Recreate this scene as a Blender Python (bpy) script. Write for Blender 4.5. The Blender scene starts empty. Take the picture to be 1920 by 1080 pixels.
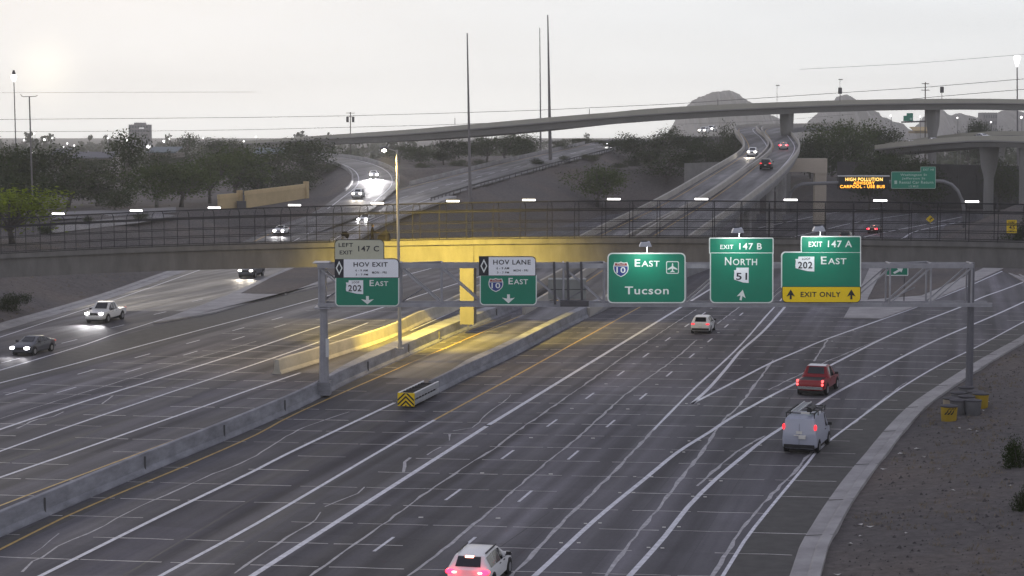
import bpy, math, random
import numpy as np
from mathutils import Vector, Matrix
random.seed(7); RNG = np.random.default_rng(11)
SC = bpy.context.scene
COL = SC.collection
R = math.radians

# ------------------------------------------------------------------ camera
F, CX, CY, HZ, CH = 3621.0, 960.0, 540.0, 240.0, 18.5
PITCH = math.atan((CY - HZ) / F)
cam = bpy.data.cameras.new('camera'); co = bpy.data.objects.new('camera', cam); COL.objects.link(co)
co.location = (0, 0, CH); co.rotation_euler = (math.pi/2 - PITCH, 0, 0)
cam.sensor_width = 36.0; cam.lens = 36.0 * F / 1920.0
cam.clip_start = 1.0; cam.clip_end = 20000.0
SC.camera = co

# ------------------------------------------------------------------ world
SUN_AZ, SUN_EL = R(-13.5), R(5.0)           # azimuth measured from +Y (view axis) to the right
sd = Vector((math.sin(SUN_AZ)*math.cos(SUN_EL), math.cos(SUN_AZ)*math.cos(SUN_EL), math.sin(SUN_EL)))
W = bpy.data.worlds.new('World'); SC.world = W; W.use_nodes = True
nt = W.node_tree; N = nt.nodes; LK = nt.links
for n in list(N): N.remove(n)
def wn(t, **k):
    n = N.new(t)
    for a, v in k.items(): setattr(n, a, v)
    return n
def math_(op, a, b=None, clamp=False):
    n = wn('ShaderNodeMath', operation=op, use_clamp=clamp)
    for i, v in enumerate((a, b)):
        if v is None: continue
        if isinstance(v, (int, float)): n.inputs[i].default_value = v
        else: LK.new(v, n.inputs[i])
    return n.outputs[0]
tc = wn('ShaderNodeTexCoord'); gen = tc.outputs['Generated']
sep = wn('ShaderNodeSeparateXYZ'); LK.new(gen, sep.inputs[0])
elev = math_('MAXIMUM', sep.outputs['Z'], 0.0)
ramp = wn('ShaderNodeValToRGB'); LK.new(elev, ramp.inputs[0])
cr = ramp.color_ramp
def setramp(cr, stops):
    while len(cr.elements) > 1: cr.elements.remove(cr.elements[-1])
    cr.elements[0].position = stops[0][0]; cr.elements[0].color = (*stops[0][1], 1)
    for p, c in stops[1:]:
        e = cr.elements.new(p); e.color = (*c, 1)
setramp(cr, [(0.0, (1.33,1.335,1.31)), (.015, (1.30,1.305,1.28)), (.03, (1.15,1.17,1.17)), (.05, (1.03,1.06,1.08)), (.066, (.985,1.015,1.04)), (.10, (.96,.985,1.02)), (.15, (.92,.94,1.0)), (.30, (.74,.75,.85)), (.65, (.50,.51,.63)), (1, (.43,.44,.57))])
dotv = wn('ShaderNodeVectorMath', operation='DOT_PRODUCT'); LK.new(gen, dotv.inputs[0]); dotv.inputs[1].default_value = (math.sin(SUN_AZ), math.cos(SUN_AZ), 0)
azf = wn('ShaderNodeMapRange'); azf.interpolation_type = 'SMOOTHSTEP'
LK.new(dotv.outputs['Value'], azf.inputs[0]); azf.inputs[1].default_value = -0.8; azf.inputs[2].default_value = 0.7; azf.inputs[3].default_value = 0.92; azf.inputs[4].default_value = 1.0
mul = wn('ShaderNodeMix', data_type='RGBA', blend_type='MULTIPLY'); mul.inputs[0].default_value = 1.0
LK.new(ramp.outputs[0], mul.inputs[6]); LK.new(azf.outputs[0], mul.inputs[7])
# glow of the sun behind the overcast, with torn warm cloud edges
dots = wn('ShaderNodeVectorMath', operation='DOT_PRODUCT'); LK.new(gen, dots.inputs[0]); dots.inputs[1].default_value = tuple(Vector((math.sin(SUN_AZ), math.cos(SUN_AZ), .026)).normalized())
nz = wn('ShaderNodeTexNoise'); nz.inputs['Scale'].default_value = 16.0; nz.inputs['Detail'].default_value = 6.0
mp = wn('ShaderNodeMapping'); mp.inputs['Scale'].default_value = (1, 1, 3.5); LK.new(gen, mp.inputs[0]); LK.new(mp.outputs[0], nz.inputs['Vector'])
glow = math_('POWER', math_('MAXIMUM', dots.outputs['Value'], 0.0), 11000.0)
glow = math_('MULTIPLY', glow, math_('ADD', math_('MULTIPLY', nz.outputs[0], 1.2), -0.1, True))
gc = wn('ShaderNodeMix', data_type='RGBA', blend_type='ADD'); gc.inputs[7].default_value = (.75, .66, .42, 1)
LK.new(glow, gc.inputs[0]); LK.new(mul.outputs[2], gc.inputs[6])
# faint cloud structure
cl = wn('ShaderNodeTexNoise'); cl.inputs['Scale'].default_value = 5.0; cl.inputs['Detail'].default_value = 7.0
mp2 = wn('ShaderNodeMapping'); mp2.inputs['Scale'].default_value = (1, 1, 6); LK.new(gen, mp2.inputs[0]); LK.new(mp2.outputs[0], cl.inputs['Vector'])
clr = wn('ShaderNodeValToRGB'); LK.new(cl.outputs[0], clr.inputs[0]); setramp(clr.color_ramp, [(.36, (.955,.95,.945)), (.60, (1,1,1))])
mc = wn('ShaderNodeMix', data_type='RGBA', blend_type='MULTIPLY'); mc.inputs[0].default_value = 1.0
LK.new(gc.outputs[2], mc.inputs[6]); LK.new(clr.outputs[0], mc.inputs[7])
bg = wn('ShaderNodeBackground'); bg.inputs[1].default_value = 1.0; LK.new(mc.outputs[2], bg.inputs[0])
sky = wn('ShaderNodeTexSky'); sky.sky_type = 'NISHITA'; sky.sun_disc = False
sky.sun_elevation = SUN_EL; sky.sun_rotation = SUN_AZ; sky.dust_density = 4.0
bg2 = wn('ShaderNodeBackground'); bg2.inputs[1].default_value = 0.05; LK.new(sky.outputs[0], bg2.inputs[0])
mixs = wn('ShaderNodeMixShader'); mixs.inputs[0].default_value = 0.05
LK.new(bg.outputs[0], mixs.inputs[1]); LK.new(bg2.outputs[0], mixs.inputs[2])
wo = wn('ShaderNodeOutputWorld'); LK.new(mixs.outputs[0], wo.inputs[0])

sun = bpy.data.lights.new('sun', 'SUN'); sun.energy = 0.5; sun.angle = R(14); sun.color = (1, .88, .70)
so = bpy.data.objects.new('sun', sun); COL.objects.link(so); so.rotation_euler = (-sd).to_track_quat('-Z', 'Y').to_euler()

vs = SC.view_settings; vs.view_transform = 'Standard'; vs.look = 'None'; vs.exposure = 0.0; vs.gamma = 1.0
vs.use_curve_mapping = False
SC.cycles.use_denoising = True
SC.cycles.max_bounces = 5; SC.cycles.diffuse_bounces = 2; SC.cycles.glossy_bounces = 2; SC.cycles.transparent_max_bounces = 12
SC.cycles.volume_bounces = 0; SC.cycles.sample_clamp_indirect = 4.0; SC.cycles.sample_clamp_direct = 0

# ------------------------------------------------------------------ pixel -> place
SP, CP = math.sin(PITCH), math.cos(PITCH)
def ray(px, py):
    u, v = (px - CX)/F, (CY - py)/F
    return Vector((u, CP + v*SP, -SP + v*CP))
def G(px, py, z=0.0):
    d = ray(px, py); t = (z - CH)/d.z
    return Vector((d.x*t, d.y*t, z))
def D(px, py, Y):
    d = ray(px, py); t = Y/d.y
    return Vector((d.x*t, Y, CH + d.z*t))

# ------------------------------------------------------------------ materials
MATS = {}
def mat(name, col, rough=.7, spec=.3, metal=0.0, emit=None, estr=0.0, var=.0, scale=4.0, bump=0.0, alpha=None, rnd=0.0, stretch=None):
    if name in MATS: return MATS[name]
    m = bpy.data.materials.new(name); m.use_nodes = True
    t = m.node_tree; b = t.nodes['Principled BSDF']
    b.inputs['Base Color'].default_value = (*col, 1); b.inputs['Roughness'].default_value = rough
    b.inputs['Specular IOR Level'].default_value = spec; b.inputs['Metallic'].default_value = metal
    if emit:
        b.inputs['Emission Color'].default_value = (*emit, 1); b.inputs['Emission Strength'].default_value = estr
    if var or bump or rnd:
        tcn = t.nodes.new('ShaderNodeTexCoord'); nz = t.nodes.new('ShaderNodeTexNoise')
        nz.inputs['Scale'].default_value = scale; nz.inputs['Detail'].default_value = 6.0; nz.inputs['Roughness'].default_value = .62
        if stretch:
            mpn = t.nodes.new('ShaderNodeMapping'); mpn.inputs['Scale'].default_value = stretch
            t.links.new(tcn.outputs['Object'], mpn.inputs[0]); t.links.new(mpn.outputs[0], nz.inputs['Vector'])
        else: t.links.new(tcn.outputs['Object'], nz.inputs['Vector'])
        mr = t.nodes.new('ShaderNodeMapRange'); mr.inputs[1].default_value = .25; mr.inputs[2].default_value = .75
        mr.inputs[3].default_value = 1 - var; mr.inputs[4].default_value = 1 + var
        t.links.new(nz.outputs[0], mr.inputs[0])
        f = mr.outputs[0]
        if rnd:
            oi = t.nodes.new('ShaderNodeObjectInfo'); mr2 = t.nodes.new('ShaderNodeMapRange')
            mr2.inputs[3].default_value = 1 - rnd; mr2.inputs[4].default_value = 1 + rnd
            t.links.new(oi.outputs['Random'], mr2.inputs[0])
            mm = t.nodes.new('ShaderNodeMath'); mm.operation = 'MULTIPLY'; t.links.new(f, mm.inputs[0]); t.links.new(mr2.outputs[0], mm.inputs[1]); f = mm.outputs[0]
        vm = t.nodes.new('ShaderNodeVectorMath'); vm.operation = 'SCALE'; vm.inputs[0].default_value = col
        t.links.new(f, vm.inputs['Scale']); t.links.new(vm.outputs[0], b.inputs['Base Color'])
        if bump:
            bp = t.nodes.new('ShaderNodeBump'); bp.inputs['Strength'].default_value = bump; bp.inputs['Distance'].default_value = .05
            t.links.new(nz.outputs[0], bp.inputs['Height']); t.links.new(bp.outputs[0], b.inputs['Normal'])
    MATS[name] = m
    return m

def road_mat(name, base, ang, warm=0.0, rough=.55):
    """worn pavement: lane-aligned streaks, slab-to-slab tone, dark wheel tracks, fine grain"""
    m = bpy.data.materials.new(name); m.use_nodes = True; t = m.node_tree; b = t.nodes['Principled BSDF']
    L = t.links.new
    tcn = t.nodes.new('ShaderNodeTexCoord')
    rot = t.nodes.new('ShaderNodeMapping'); rot.inputs['Rotation'].default_value = (0, 0, ang); L(tcn.outputs['Object'], rot.inputs[0])
    def noise(scl, detail=4.0, s=1.0, ro=.55):
        mpn = t.nodes.new('ShaderNodeMapping'); mpn.inputs['Scale'].default_value = scl; L(rot.outputs[0], mpn.inputs[0])
        n = t.nodes.new('ShaderNodeTexNoise'); n.inputs['Scale'].default_value = s; n.inputs['Detail'].default_value = detail; n.inputs['Roughness'].default_value = ro
        L(mpn.outputs[0], n.inputs['Vector']); return n.outputs[0]
    def rng(x, lo, hi, a=.3, c=.7):
        r_ = t.nodes.new('ShaderNodeMapRange'); L(x, r_.inputs[0]); r_.inputs[1].default_value = a; r_.inputs[2].default_value = c; r_.inputs[3].default_value = lo; r_.inputs[4].default_value = hi; return r_.outputs[0]
    def mulv(a, c):
        x = t.nodes.new('ShaderNodeMath'); x.operation = 'MULTIPLY'; L(a, x.inputs[0]); L(c, x.inputs[1]); return x.outputs[0]
    streak = rng(noise((.75, .018, 1), 5), .64, 1.30)
    wide = rng(noise((.10, .012, 1), 3), .82, 1.18)
    blot = rng(noise((.25, .25, 1), 6, 1.0, .65), .86, 1.14)
    fine = rng(noise((6, 6, 1), 3), .90, 1.10)
    br = t.nodes.new('ShaderNodeTexBrick'); L(rot.outputs[0], br.inputs['Vector'])
    br.inputs['Color1'].default_value = (.86,)*3 + (1,); br.inputs['Color2'].default_value = (1.12,)*3 + (1,); br.inputs['Mortar'].default_value = (.7,)*3 + (1,)
    br.inputs['Scale'].default_value = 1.0; br.inputs['Mortar Size'].default_value = .012; br.inputs['Brick Width'].default_value = 3.66; br.inputs['Row Height'].default_value = 4.6; br.offset = 0.0
    bw = t.nodes.new('ShaderNodeRGBToBW'); L(br.outputs[0], bw.inputs[0])
    # two darker wheel paths and an oil strip in every 3.66 m lane, broken up by noise
    sx = t.nodes.new('ShaderNodeSeparateXYZ'); L(rot.outputs[0], sx.inputs[0])
    def wave(per, ph, lo):
        m1 = t.nodes.new('ShaderNodeMath'); m1.operation = 'MULTIPLY_ADD'; L(sx.outputs['X'], m1.inputs[0]); m1.inputs[1].default_value = 2*math.pi/per; m1.inputs[2].default_value = ph
        m2 = t.nodes.new('ShaderNodeMath'); m2.operation = 'COSINE'; L(m1.outputs[0], m2.inputs[0]); return rng(m2.outputs[0], lo, 1.06, 1.0, -.2)
    track = wave(1.83, .6, .84); oil = wave(3.66, 1.1, .80)
    patch = rng(noise((.07, .028, 1), 2, 1.0, .4), .80, 1.16, .40, .60)
    f = mulv(mulv(mulv(mulv(streak, wide), mulv(blot, fine)), bw.outputs[0]), mulv(mulv(track, oil), patch))
    vm = t.nodes.new('ShaderNodeVectorMath'); vm.operation = 'SCALE'; vm.inputs[0].default_value = base; L(f, vm.inputs['Scale'])
    L(vm.outputs[0], b.inputs['Base Color'])
    L(rng(noise((.5, .03, 1), 4), rough - .12, rough + .14), b.inputs['Roughness'])
    b.inputs['Specular IOR Level'].default_value = .20
    bp = t.nodes.new('ShaderNodeBump'); bp.inputs['Strength'].default_value = .25; bp.inputs['Distance'].default_value = .02
    L(noise((9, 9, 1), 3), bp.inputs['Height']); L(bp.outputs[0], b.inputs['Normal'])
    MATS[name] = m; return m

def line_mat(name, col, wear=.5):
    m = bpy.data.materials.new(name); m.use_nodes = True; t = m.node_tree; b = t.nodes['Principled BSDF']; L = t.links.new
    tcn = t.nodes.new('ShaderNodeTexCoord'); n = t.nodes.new('ShaderNodeTexNoise'); n.inputs['Scale'].default_value = 2.2; n.inputs['Detail'].default_value = 8; n.inputs['Roughness'].default_value = .75
    L(tcn.outputs['Object'], n.inputs['Vector'])
    r_ = t.nodes.new('ShaderNodeMapRange'); L(n.outputs[0], r_.inputs[0]); r_.inputs[1].default_value = .36; r_.inputs[2].default_value = .62; r_.inputs[3].default_value = wear; r_.inputs[4].default_value = 1
    vm = t.nodes.new('ShaderNodeVectorMath'); vm.operation = 'SCALE'; vm.inputs[0].default_value = col; L(r_.outputs[0], vm.inputs['Scale']); L(vm.outputs[0], b.inputs['Base Color'])
    b.inputs['Roughness'].default_value = .6; b.inputs['Specular IOR Level'].default_value = .3
    MATS[name] = m; return m

LANE_ANG = R(13.0)      # lanes run 13 degrees to the right of the view axis
M_ROAD = road_mat('worn_pavement', (.098,.094,.106), LANE_ANG, rough=.74)
M_LANE = road_mat('dark_lane_pavement', (.074,.070,.084), LANE_ANG, rough=.74)
M_RAMP = road_mat('ramp_pavement', (.134,.130,.135), R(14), rough=.6)
M_SHOULDER = mat('shoulder_pavement', (.080,.077,.074), .8, .2, var=.25, scale=1.2, bump=.2)
M_WHITE = line_mat('white_road_paint', (.74,.74,.79), .62)
M_YEL = line_mat('yellow_road_paint', (.55,.36,.10), .55)
M_SEAL = line_mat('crack_sealant', (.48,.47,.49), .5)
M_JOINT = line_mat('pale_joint', (.58,.56,.54), .55)
M_DARKSEAL = line_mat('tar_seal', (.030,.030,.034), .6)
M_CONC = mat('concrete', (.26,.26,.27), .8, .2, var=.22, scale=.7, bump=.12)
M_CONC2 = mat('barrier_concrete', (.24,.245,.27), .8, .2, var=.42, scale=.5, stretch=(1,1,3), bump=.15)
M_CONCW = mat('pale_concrete', (.32,.31,.31), .85, .2, var=.30, scale=.45, bump=.15)
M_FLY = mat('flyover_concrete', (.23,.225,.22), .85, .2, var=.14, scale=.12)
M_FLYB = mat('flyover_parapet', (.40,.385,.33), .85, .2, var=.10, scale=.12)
M_BRI = mat('footbridge_concrete', (.155,.15,.145), .85, .2, var=.26, scale=.6, stretch=(1.6,1.6,.5), bump=.1)
M_GALV = mat('galvanised_steel', (.30,.30,.33), .5, .5, metal=.35, var=.2, scale=1.5)
M_DSTEEL = mat('dark_steel', (.075,.072,.08), .55, .4, metal=.2, var=.25, scale=2)
M_MESHP = None
M_ALU = mat('aluminium', (.55,.56,.58), .4, .5, metal=.5)
M_BLACK = mat('black_rubber', (.018,.018,.02), .8, .2)
M_DIRT = None

# ------------------------------------------------------------------ mesh helpers
class MB:
    def __init__(s): s.v = []; s.f = []; s.mi = []
    def add(s, vs, fs, mi=0):
        o = len(s.v); s.v += [tuple(p) for p in vs]; s.f += [tuple(o+i for i in f) for f in fs]; s.mi += [mi]*len(fs)
    def quad(s, a, b, c, d, mi=0): s.add((a,b,c,d), ((0,1,2,3),), mi)
    def box(s, c, size, axes=None, mi=0):
        ax = axes or (Vector((1,0,0)), Vector((0,1,0)), Vector((0,0,1)))
        c = Vector(c); hx, hy, hz = [a*(l/2) for a, l in zip(ax, size)]
        vs = [c + sx*hx + sy*hy + sz*hz for sz in (-1,1) for sy in (-1,1) for sx in (-1,1)]
        s.add(vs, ((0,2,3,1),(4,5,7,6),(0,1,5,4),(2,6,7,3),(0,4,6,2),(1,3,7,5)), mi)
    def tube(s, pts, rad, n=6, mi=0, cap=True):
        pts = [Vector(p) for p in pts]
        if not isinstance(rad, (list, tuple)): rad = [rad]*len(pts)
        o = len(s.v); k = len(pts); prev = None
        for i, p in enumerate(pts):
            t = (pts[min(i+1,k-1)] - pts[max(i-1,0)])
            if t.length < 1e-9: t = Vector((0,0,1))
            t.normalize()
            ref = Vector((0,0,1)) if abs(t.z) < .9 else Vector((0,1,0))
            x = t.cross(ref).normalized(); y = x.cross(t)
            for j in range(n):
                a = 2*math.pi*j/n
                s.v.append(tuple(p + rad[i]*(math.cos(a)*x + math.sin(a)*y)))
        for i in range(k-1):
            for j in range(n):
                a, b = o+i*n+j, o+i*n+(j+1) % n
                s.f.append((a, b, b+n, a+n)); s.mi.append(mi)
        if cap:
            s.f.append(tuple(o+j for j in range(n))[::-1]); s.mi.append(mi)
            s.f.append(tuple(o+(k-1)*n+j for j in range(n))); s.mi.append(mi)
    def bar(s, a, b, w, h=None, mi=0):
        a, b = Vector(a), Vector(b); t = (b-a); l = t.length; t.normalize(); h = h or w
        ref = Vector((0,0,1)) if abs(t.z) < .95 else Vector((0,1,0))
        x = t.cross(ref).normalized(); y = x.cross(t)
        s.box((a+b)/2, (l, w, h), (t, x, y), mi)
    def poly(s, pts, mi=0): s.add(pts, (tuple(range(len(pts))),), mi)
    def prism(s, pts, vec, mi=0):
        pts = [Vector(p) for p in pts]; vec = Vector(vec); n = len(pts)
        s.add(pts + [p+vec for p in pts], [tuple(range(n))[::-1], tuple(range(n, 2*n))] + [(i, (i+1) % n, n+(i+1) % n, n+i) for i in range(n)], mi)
    def cyl(s, c, r, h, axis=(0,0,1), n=12, r2=None, mi=0):
        c = Vector(c); axis = Vector(axis).normalized()
        s.tube([c, c + axis*h], [r, r if r2 is None else r2], n, mi)

def mesh_from(name, v, f, mats, mi=None, smooth=False, sharp=None):
    me = bpy.data.meshes.new(name); me.from_pydata([tuple(p) for p in v], [], f)
    for m in (mats if isinstance(mats, (list, tuple)) else [mats]): me.materials.append(m)
    if mi and any(mi): me.polygons.foreach_set('material_index', mi)
    if smooth:
        me.polygons.foreach_set('use_smooth', [True]*len(me.polygons))
        if sharp: me.set_sharp_from_angle(angle=R(sharp))
    me.update(); return me
def link(name, me, parent=None, loc=None):
    o = bpy.data.objects.new(name, me); COL.objects.link(o)
    if parent is not None: o.parent = parent
    if loc is not None: o.location = loc
    return o
def build(name, mb, mats, parent=None, world=True, smooth=False, sharp=None):
    """mb holds world coordinates (world=True) or the parent's own (world=False)"""
    off = Vector((0,0,0))
    if parent is not None and world:
        p = parent
        while p is not None: off = off + p.location; p = p.parent
    v = [tuple(Vector(q) - off) for q in mb.v] if off.length > 0 else mb.v
    return link(name, mesh_from(name, v, mb.f, mats, mb.mi, smooth, sharp), parent)
def thing(name, label, cat, loc=(0,0,0), rz=0.0, group=None):
    o = bpy.data.objects.new(name, None); COL.objects.link(o); o.location = loc; o.rotation_euler = (0,0,rz)
    o.empty_display_size = .5
    o['label'] = label; o['category'] = cat
    if group: o['group'] = group
    return o
def tag(o, label, cat, group=None, kind=None):
    o['label'] = label; o['category'] = cat
    if group: o['group'] = group
    if kind: o['kind'] = kind
    return o
def struct(o): o['kind'] = 'structure'; return o
def stuff(o): o['kind'] = 'stuff'; return o
def copy_tree(o, parent=None):
    c = o.copy(); COL.objects.link(c)
    if parent is not None: c.parent = parent
    for ch in list(o.children): copy_tree(ch, c)
    return c

def smooth_path(pts, step=3.0):
    """Catmull-Rom through 3-D points, resampled about every step metres"""
    P = [Vector(p) for p in pts]; out = []
    for i in range(len(P)-1):
        p0 = P[i-1] if i > 0 else P[0]*2 - P[1]; p1, p2 = P[i], P[i+1]; p3 = P[i+2] if i+2 < len(P) else P[-1]*2 - P[-2]
        n = max(1, int((p2-p1).length/step))
        for k in range(n):
            t = k/n
            out.append(.5*((2*p1) + (p2-p0)*t + (2*p0-5*p1+4*p2-p3)*t*t + (3*p1-p0-3*p2+p3)*t**3))
    out.append(P[-1]); return out
def normals(path):
    """unit vector to the right of travel, horizontal"""
    out = []
    for i in range(len(path)):
        t = path[min(i+1, len(path)-1)] - path[max(i-1, 0)]; t.z = 0; t.normalize(); out.append(Vector((t.y, -t.x, 0)))
    return out
def ribbon(mb, path, w, dz=0.0, mi=0, jit=0.0, wj=0.0):
    nn = normals(path); o = len(mb.v)
    for p, n in zip(path, nn):
        j = random.uniform(-jit, jit); ww = w*(1 + random.uniform(-wj, wj))
        for s in (-.5, .5): q = p + n*(s*ww + j); mb.v.append((q.x, q.y, q.z + dz))
    for i in range(len(path)-1):
        mb.f.append((o+2*i, o+2*i+1, o+2*i+3, o+2*i+2)); mb.mi.append(mi)
def sweep(mb, path, prof, closed=True, cap=True, mi=0):
    """prof: list of (right offset, height) or function(i, u) returning one"""
    nn = normals(path); o = len(mb.v); k = None
    for i, (p, n) in enumerate(zip(path, nn)):
        pr = prof(i, i/(len(path)-1)) if callable(prof) else prof
        k = len(pr)
        for a, h in pr: q = p + n*a; mb.v.append((q.x, q.y, q.z + h))
    for i in range(len(path)-1):
        for j in range(k if closed else k-1):
            a, b = o+i*k+j, o+i*k+(j+1) % k
            mb.f.append((a, a+k, b+k, b)); mb.mi.append(mi)
    if cap and closed:
        mb.f.append(tuple(o+j for j in range(k))); mb.mi.append(mi)
        mb.f.append(tuple(o+(len(path)-1)*k+j for j in range(k))[::-1]); mb.mi.append(mi)
def gp(pts, z=0.0, step=2.5): return smooth_path([G(x, y, z) for x, y in pts], step)
def dp(pts, step=4.0): return smooth_path([D(*p) for p in pts], step)

_TX = {}
def text_mesh(body):
    if body in _TX: return _TX[body]
    c = bpy.data.curves.new('t', 'FONT'); c.body = body; c.fill_mode = 'BOTH'; c.extrude = 0.0; c.resolution_u = 3; c.space_character = 1.10; c.offset = .016
    o = bpy.data.objects.new('t', c); COL.objects.link(o)
    dg = bpy.context.evaluated_depsgraph_get(); me = bpy.data.meshes.new_from_object(o.evaluated_get(dg))
    v = [(p.co.x, p.co.y) for p in me.vertices]; f = [tuple(q.vertices) for q in me.polygons]
    bpy.data.objects.remove(o); bpy.data.curves.remove(c); bpy.data.meshes.remove(me)
    xs = [p[0] for p in v]; ys = [p[1] for p in v]; x0, x1, y0, y1 = min(xs), max(xs), min(ys), max(ys)
    _TX[body] = ([((x-x0)/(x1-x0), (y-y0)/(y1-y0)) for x, y in v], f); return _TX[body]

# ------------------------------------------------------------------ road alignments (x, y, z)
def zc(px, py, Y): return D(px, py, Y)
M_PATH = dp([(520,468,290),(600,427,322),(690,392,345),(780,363,375),(880,336,410),(1000,305,460),(1120,276.5,525),(1185,262,570)], 5)
_lp = min(M_PATH, key=lambda p: abs(p.y-316))
LOOP_PATH = smooth_path([_lp + Vector((-3.2,0,.0)), D(636,399.5,338)] + [D(*q) for q in ((676,371,362),(702,347,385),(699,325,410),(672,309,440),(622,297,475),(545,289,540))], 5)
RR_PATH = smooth_path([G(790,710,.006), G(862,672,.01), G(940,640,.05), G(1066,577,.35), D(1263,440,246), D(1355,380,279), D(1434,320,325), D(1469,280,405), D(1461,258,450), D(1452,246,500), D(1462,240,540), D(1500,237,575), D(1580,236,600)], 4)
LR_PATH = smooth_path([G(590,700,.006), G(690,667,.02), G(775,636,.05), G(920,563,.35), D(1157,440,248), D(1275,380,279), D(1364,325,322), D(1411,293,375), D(1421,276,408), D(1411,258,450), D(1399,246,500), D(1404,240,545), D(1440,236.5,585)], 4)

WALL_FOOT = [D(395,393,350), D(411,391,352), D(462,390,356), D(572,374,372), D(596,368,376)]
# left kerb of the freeway, right gutter
LK = [(-58,40),(-51.5,110)] + [(G(*p).x, G(*p).y) for p in ((0,621),(112,588),(225,553),(350,508))]
LK += [(-40,275),(-41,300)]
RG_PX = [(1480,1080),(1522,985),(1580,900),(1622,850),(1655,810),(1699,765),(1740,735),(1810,690),(1865,658),(1920,627)]
RG = [(3.5,40)] + [(G(*p).x, G(*p).y) for p in RG_PX] + [(53,190),(60,220),(66,270),(70,320),(82,365),(108,418),(140,460)]
def interp(poly, y):
    ys = [p[1] for p in poly]; xs = [p[0] for p in poly]
    return np.interp(y, ys, xs)

# ------------------------------------------------------------------ terrain
def dist_path(X, Y, path):
    """distance to a path and the path's height at the nearest point"""
    best = np.full(X.shape, 1e9); bz = np.zeros(X.shape)
    for a, b in zip(path[:-1], path[1:]):
        dx, dy = b.x-a.x, b.y-a.y; L2 = dx*dx+dy*dy + 1e-9
        t = np.clip(((X-a.x)*dx + (Y-a.y)*dy)/L2, 0, 1)
        d = np.hypot(X-(a.x+t*dx), Y-(a.y+t*dy)); z = a.z + t*(b.z-a.z)
        m = d < best; best = np.where(m, d, best); bz = np.where(m, z, bz)
    return best, bz
def height(X, Y):
    X = np.asarray(X, float); Y = np.asarray(Y, float)
    h = np.full(X.shape, -.10)
    d = interp(LK, Y) - X
    lb = np.clip(.30*(d-2.2), 0, 4.2); lb = np.where(d > 2.2, lb + .05, -.10)
    lb = lb*np.clip((760-Y)/300, 0, 1)
    h = np.maximum(h, np.where(Y < 330, lb, np.clip(.30*(-44-X), -.1, 4.0)))
    d = X - interp(RG, Y) - 1.30
    rb = np.where(d > 0, np.minimum(.09*d, 1.2) + np.clip(.16*(d-9), 0, 6), -.10)
    rb = np.where((Y > 225) & (Y < 330), np.where(d > 0, np.clip(.45*d, 0, 6.0), -.1), rb)
    h = np.maximum(h, np.where(Y < 400, rb, -.10))
    def plate(h, x0, x1, y0, top, sl):
        f = np.minimum(sl*(Y-y0), top)
        f = np.minimum(f, .5*(X-x0)); f = np.minimum(f, .5*(x1-X))
        return np.maximum(h, f)
    h = plate(h, -60, 68, 424, 9.3, .5)
    h = plate(h, 64, 400, 452, 5.5, .4)
    h = plate(h, -500, -40, 420, 4.2, .3)
    for path, hw, sl, n0 in ((M_PATH, 8.2, .42, 0), (LOOP_PATH, 5.6, .6, 0)):
        d, z = dist_path(X, Y, path)
        e = z - .22 - sl*np.maximum(0, d-hw)
        h = np.maximum(h, e)
    d, z = dist_path(X, Y, WALL_FOOT)
    h = np.maximum(h, z - .25*np.maximum(0, d-2.5))
    # never above the roadways themselves
    for path, hw in ((M_PATH, 7.6), (LOOP_PATH, 5.2)):
        d, z = dist_path(X, Y, path); h = np.where(d < hw+1.5, np.minimum(h, z-.22), h)
    for path, hw in ((RR_PATH, 4.2), (LR_PATH, 4.2)):
        d, z = dist_path(X, Y, path); h = np.where((d < hw+2) & (z < 15), np.minimum(h, np.maximum(z-1.5, -.1)), h)
    far = np.clip((Y-640)/500, 0, 1); h = h*(1-far) + far*(-2.0)
    lump = (np.sin(X*.31+1.3)*np.cos(Y*.27)+np.sin(X*.11+Y*.17))*.10
    return h + np.where(h > .3, lump, 0)
def H(x, y):
    """ground height read off the ground mesh's own grid"""
    i = min(max(int(np.searchsorted(xs, x))-1, 0), len(xs)-2); j = min(max(int(np.searchsorted(ys, y))-1, 0), len(ys)-2)
    u = (x-xs[i])/(xs[i+1]-xs[i]); w = (y-ys[j])/(ys[j+1]-ys[j])
    return float(ZZ[j,i]*(1-u)*(1-w) + ZZ[j,i+1]*u*(1-w) + ZZ[j+1,i]*(1-u)*w + ZZ[j+1,i+1]*u*w)

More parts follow.
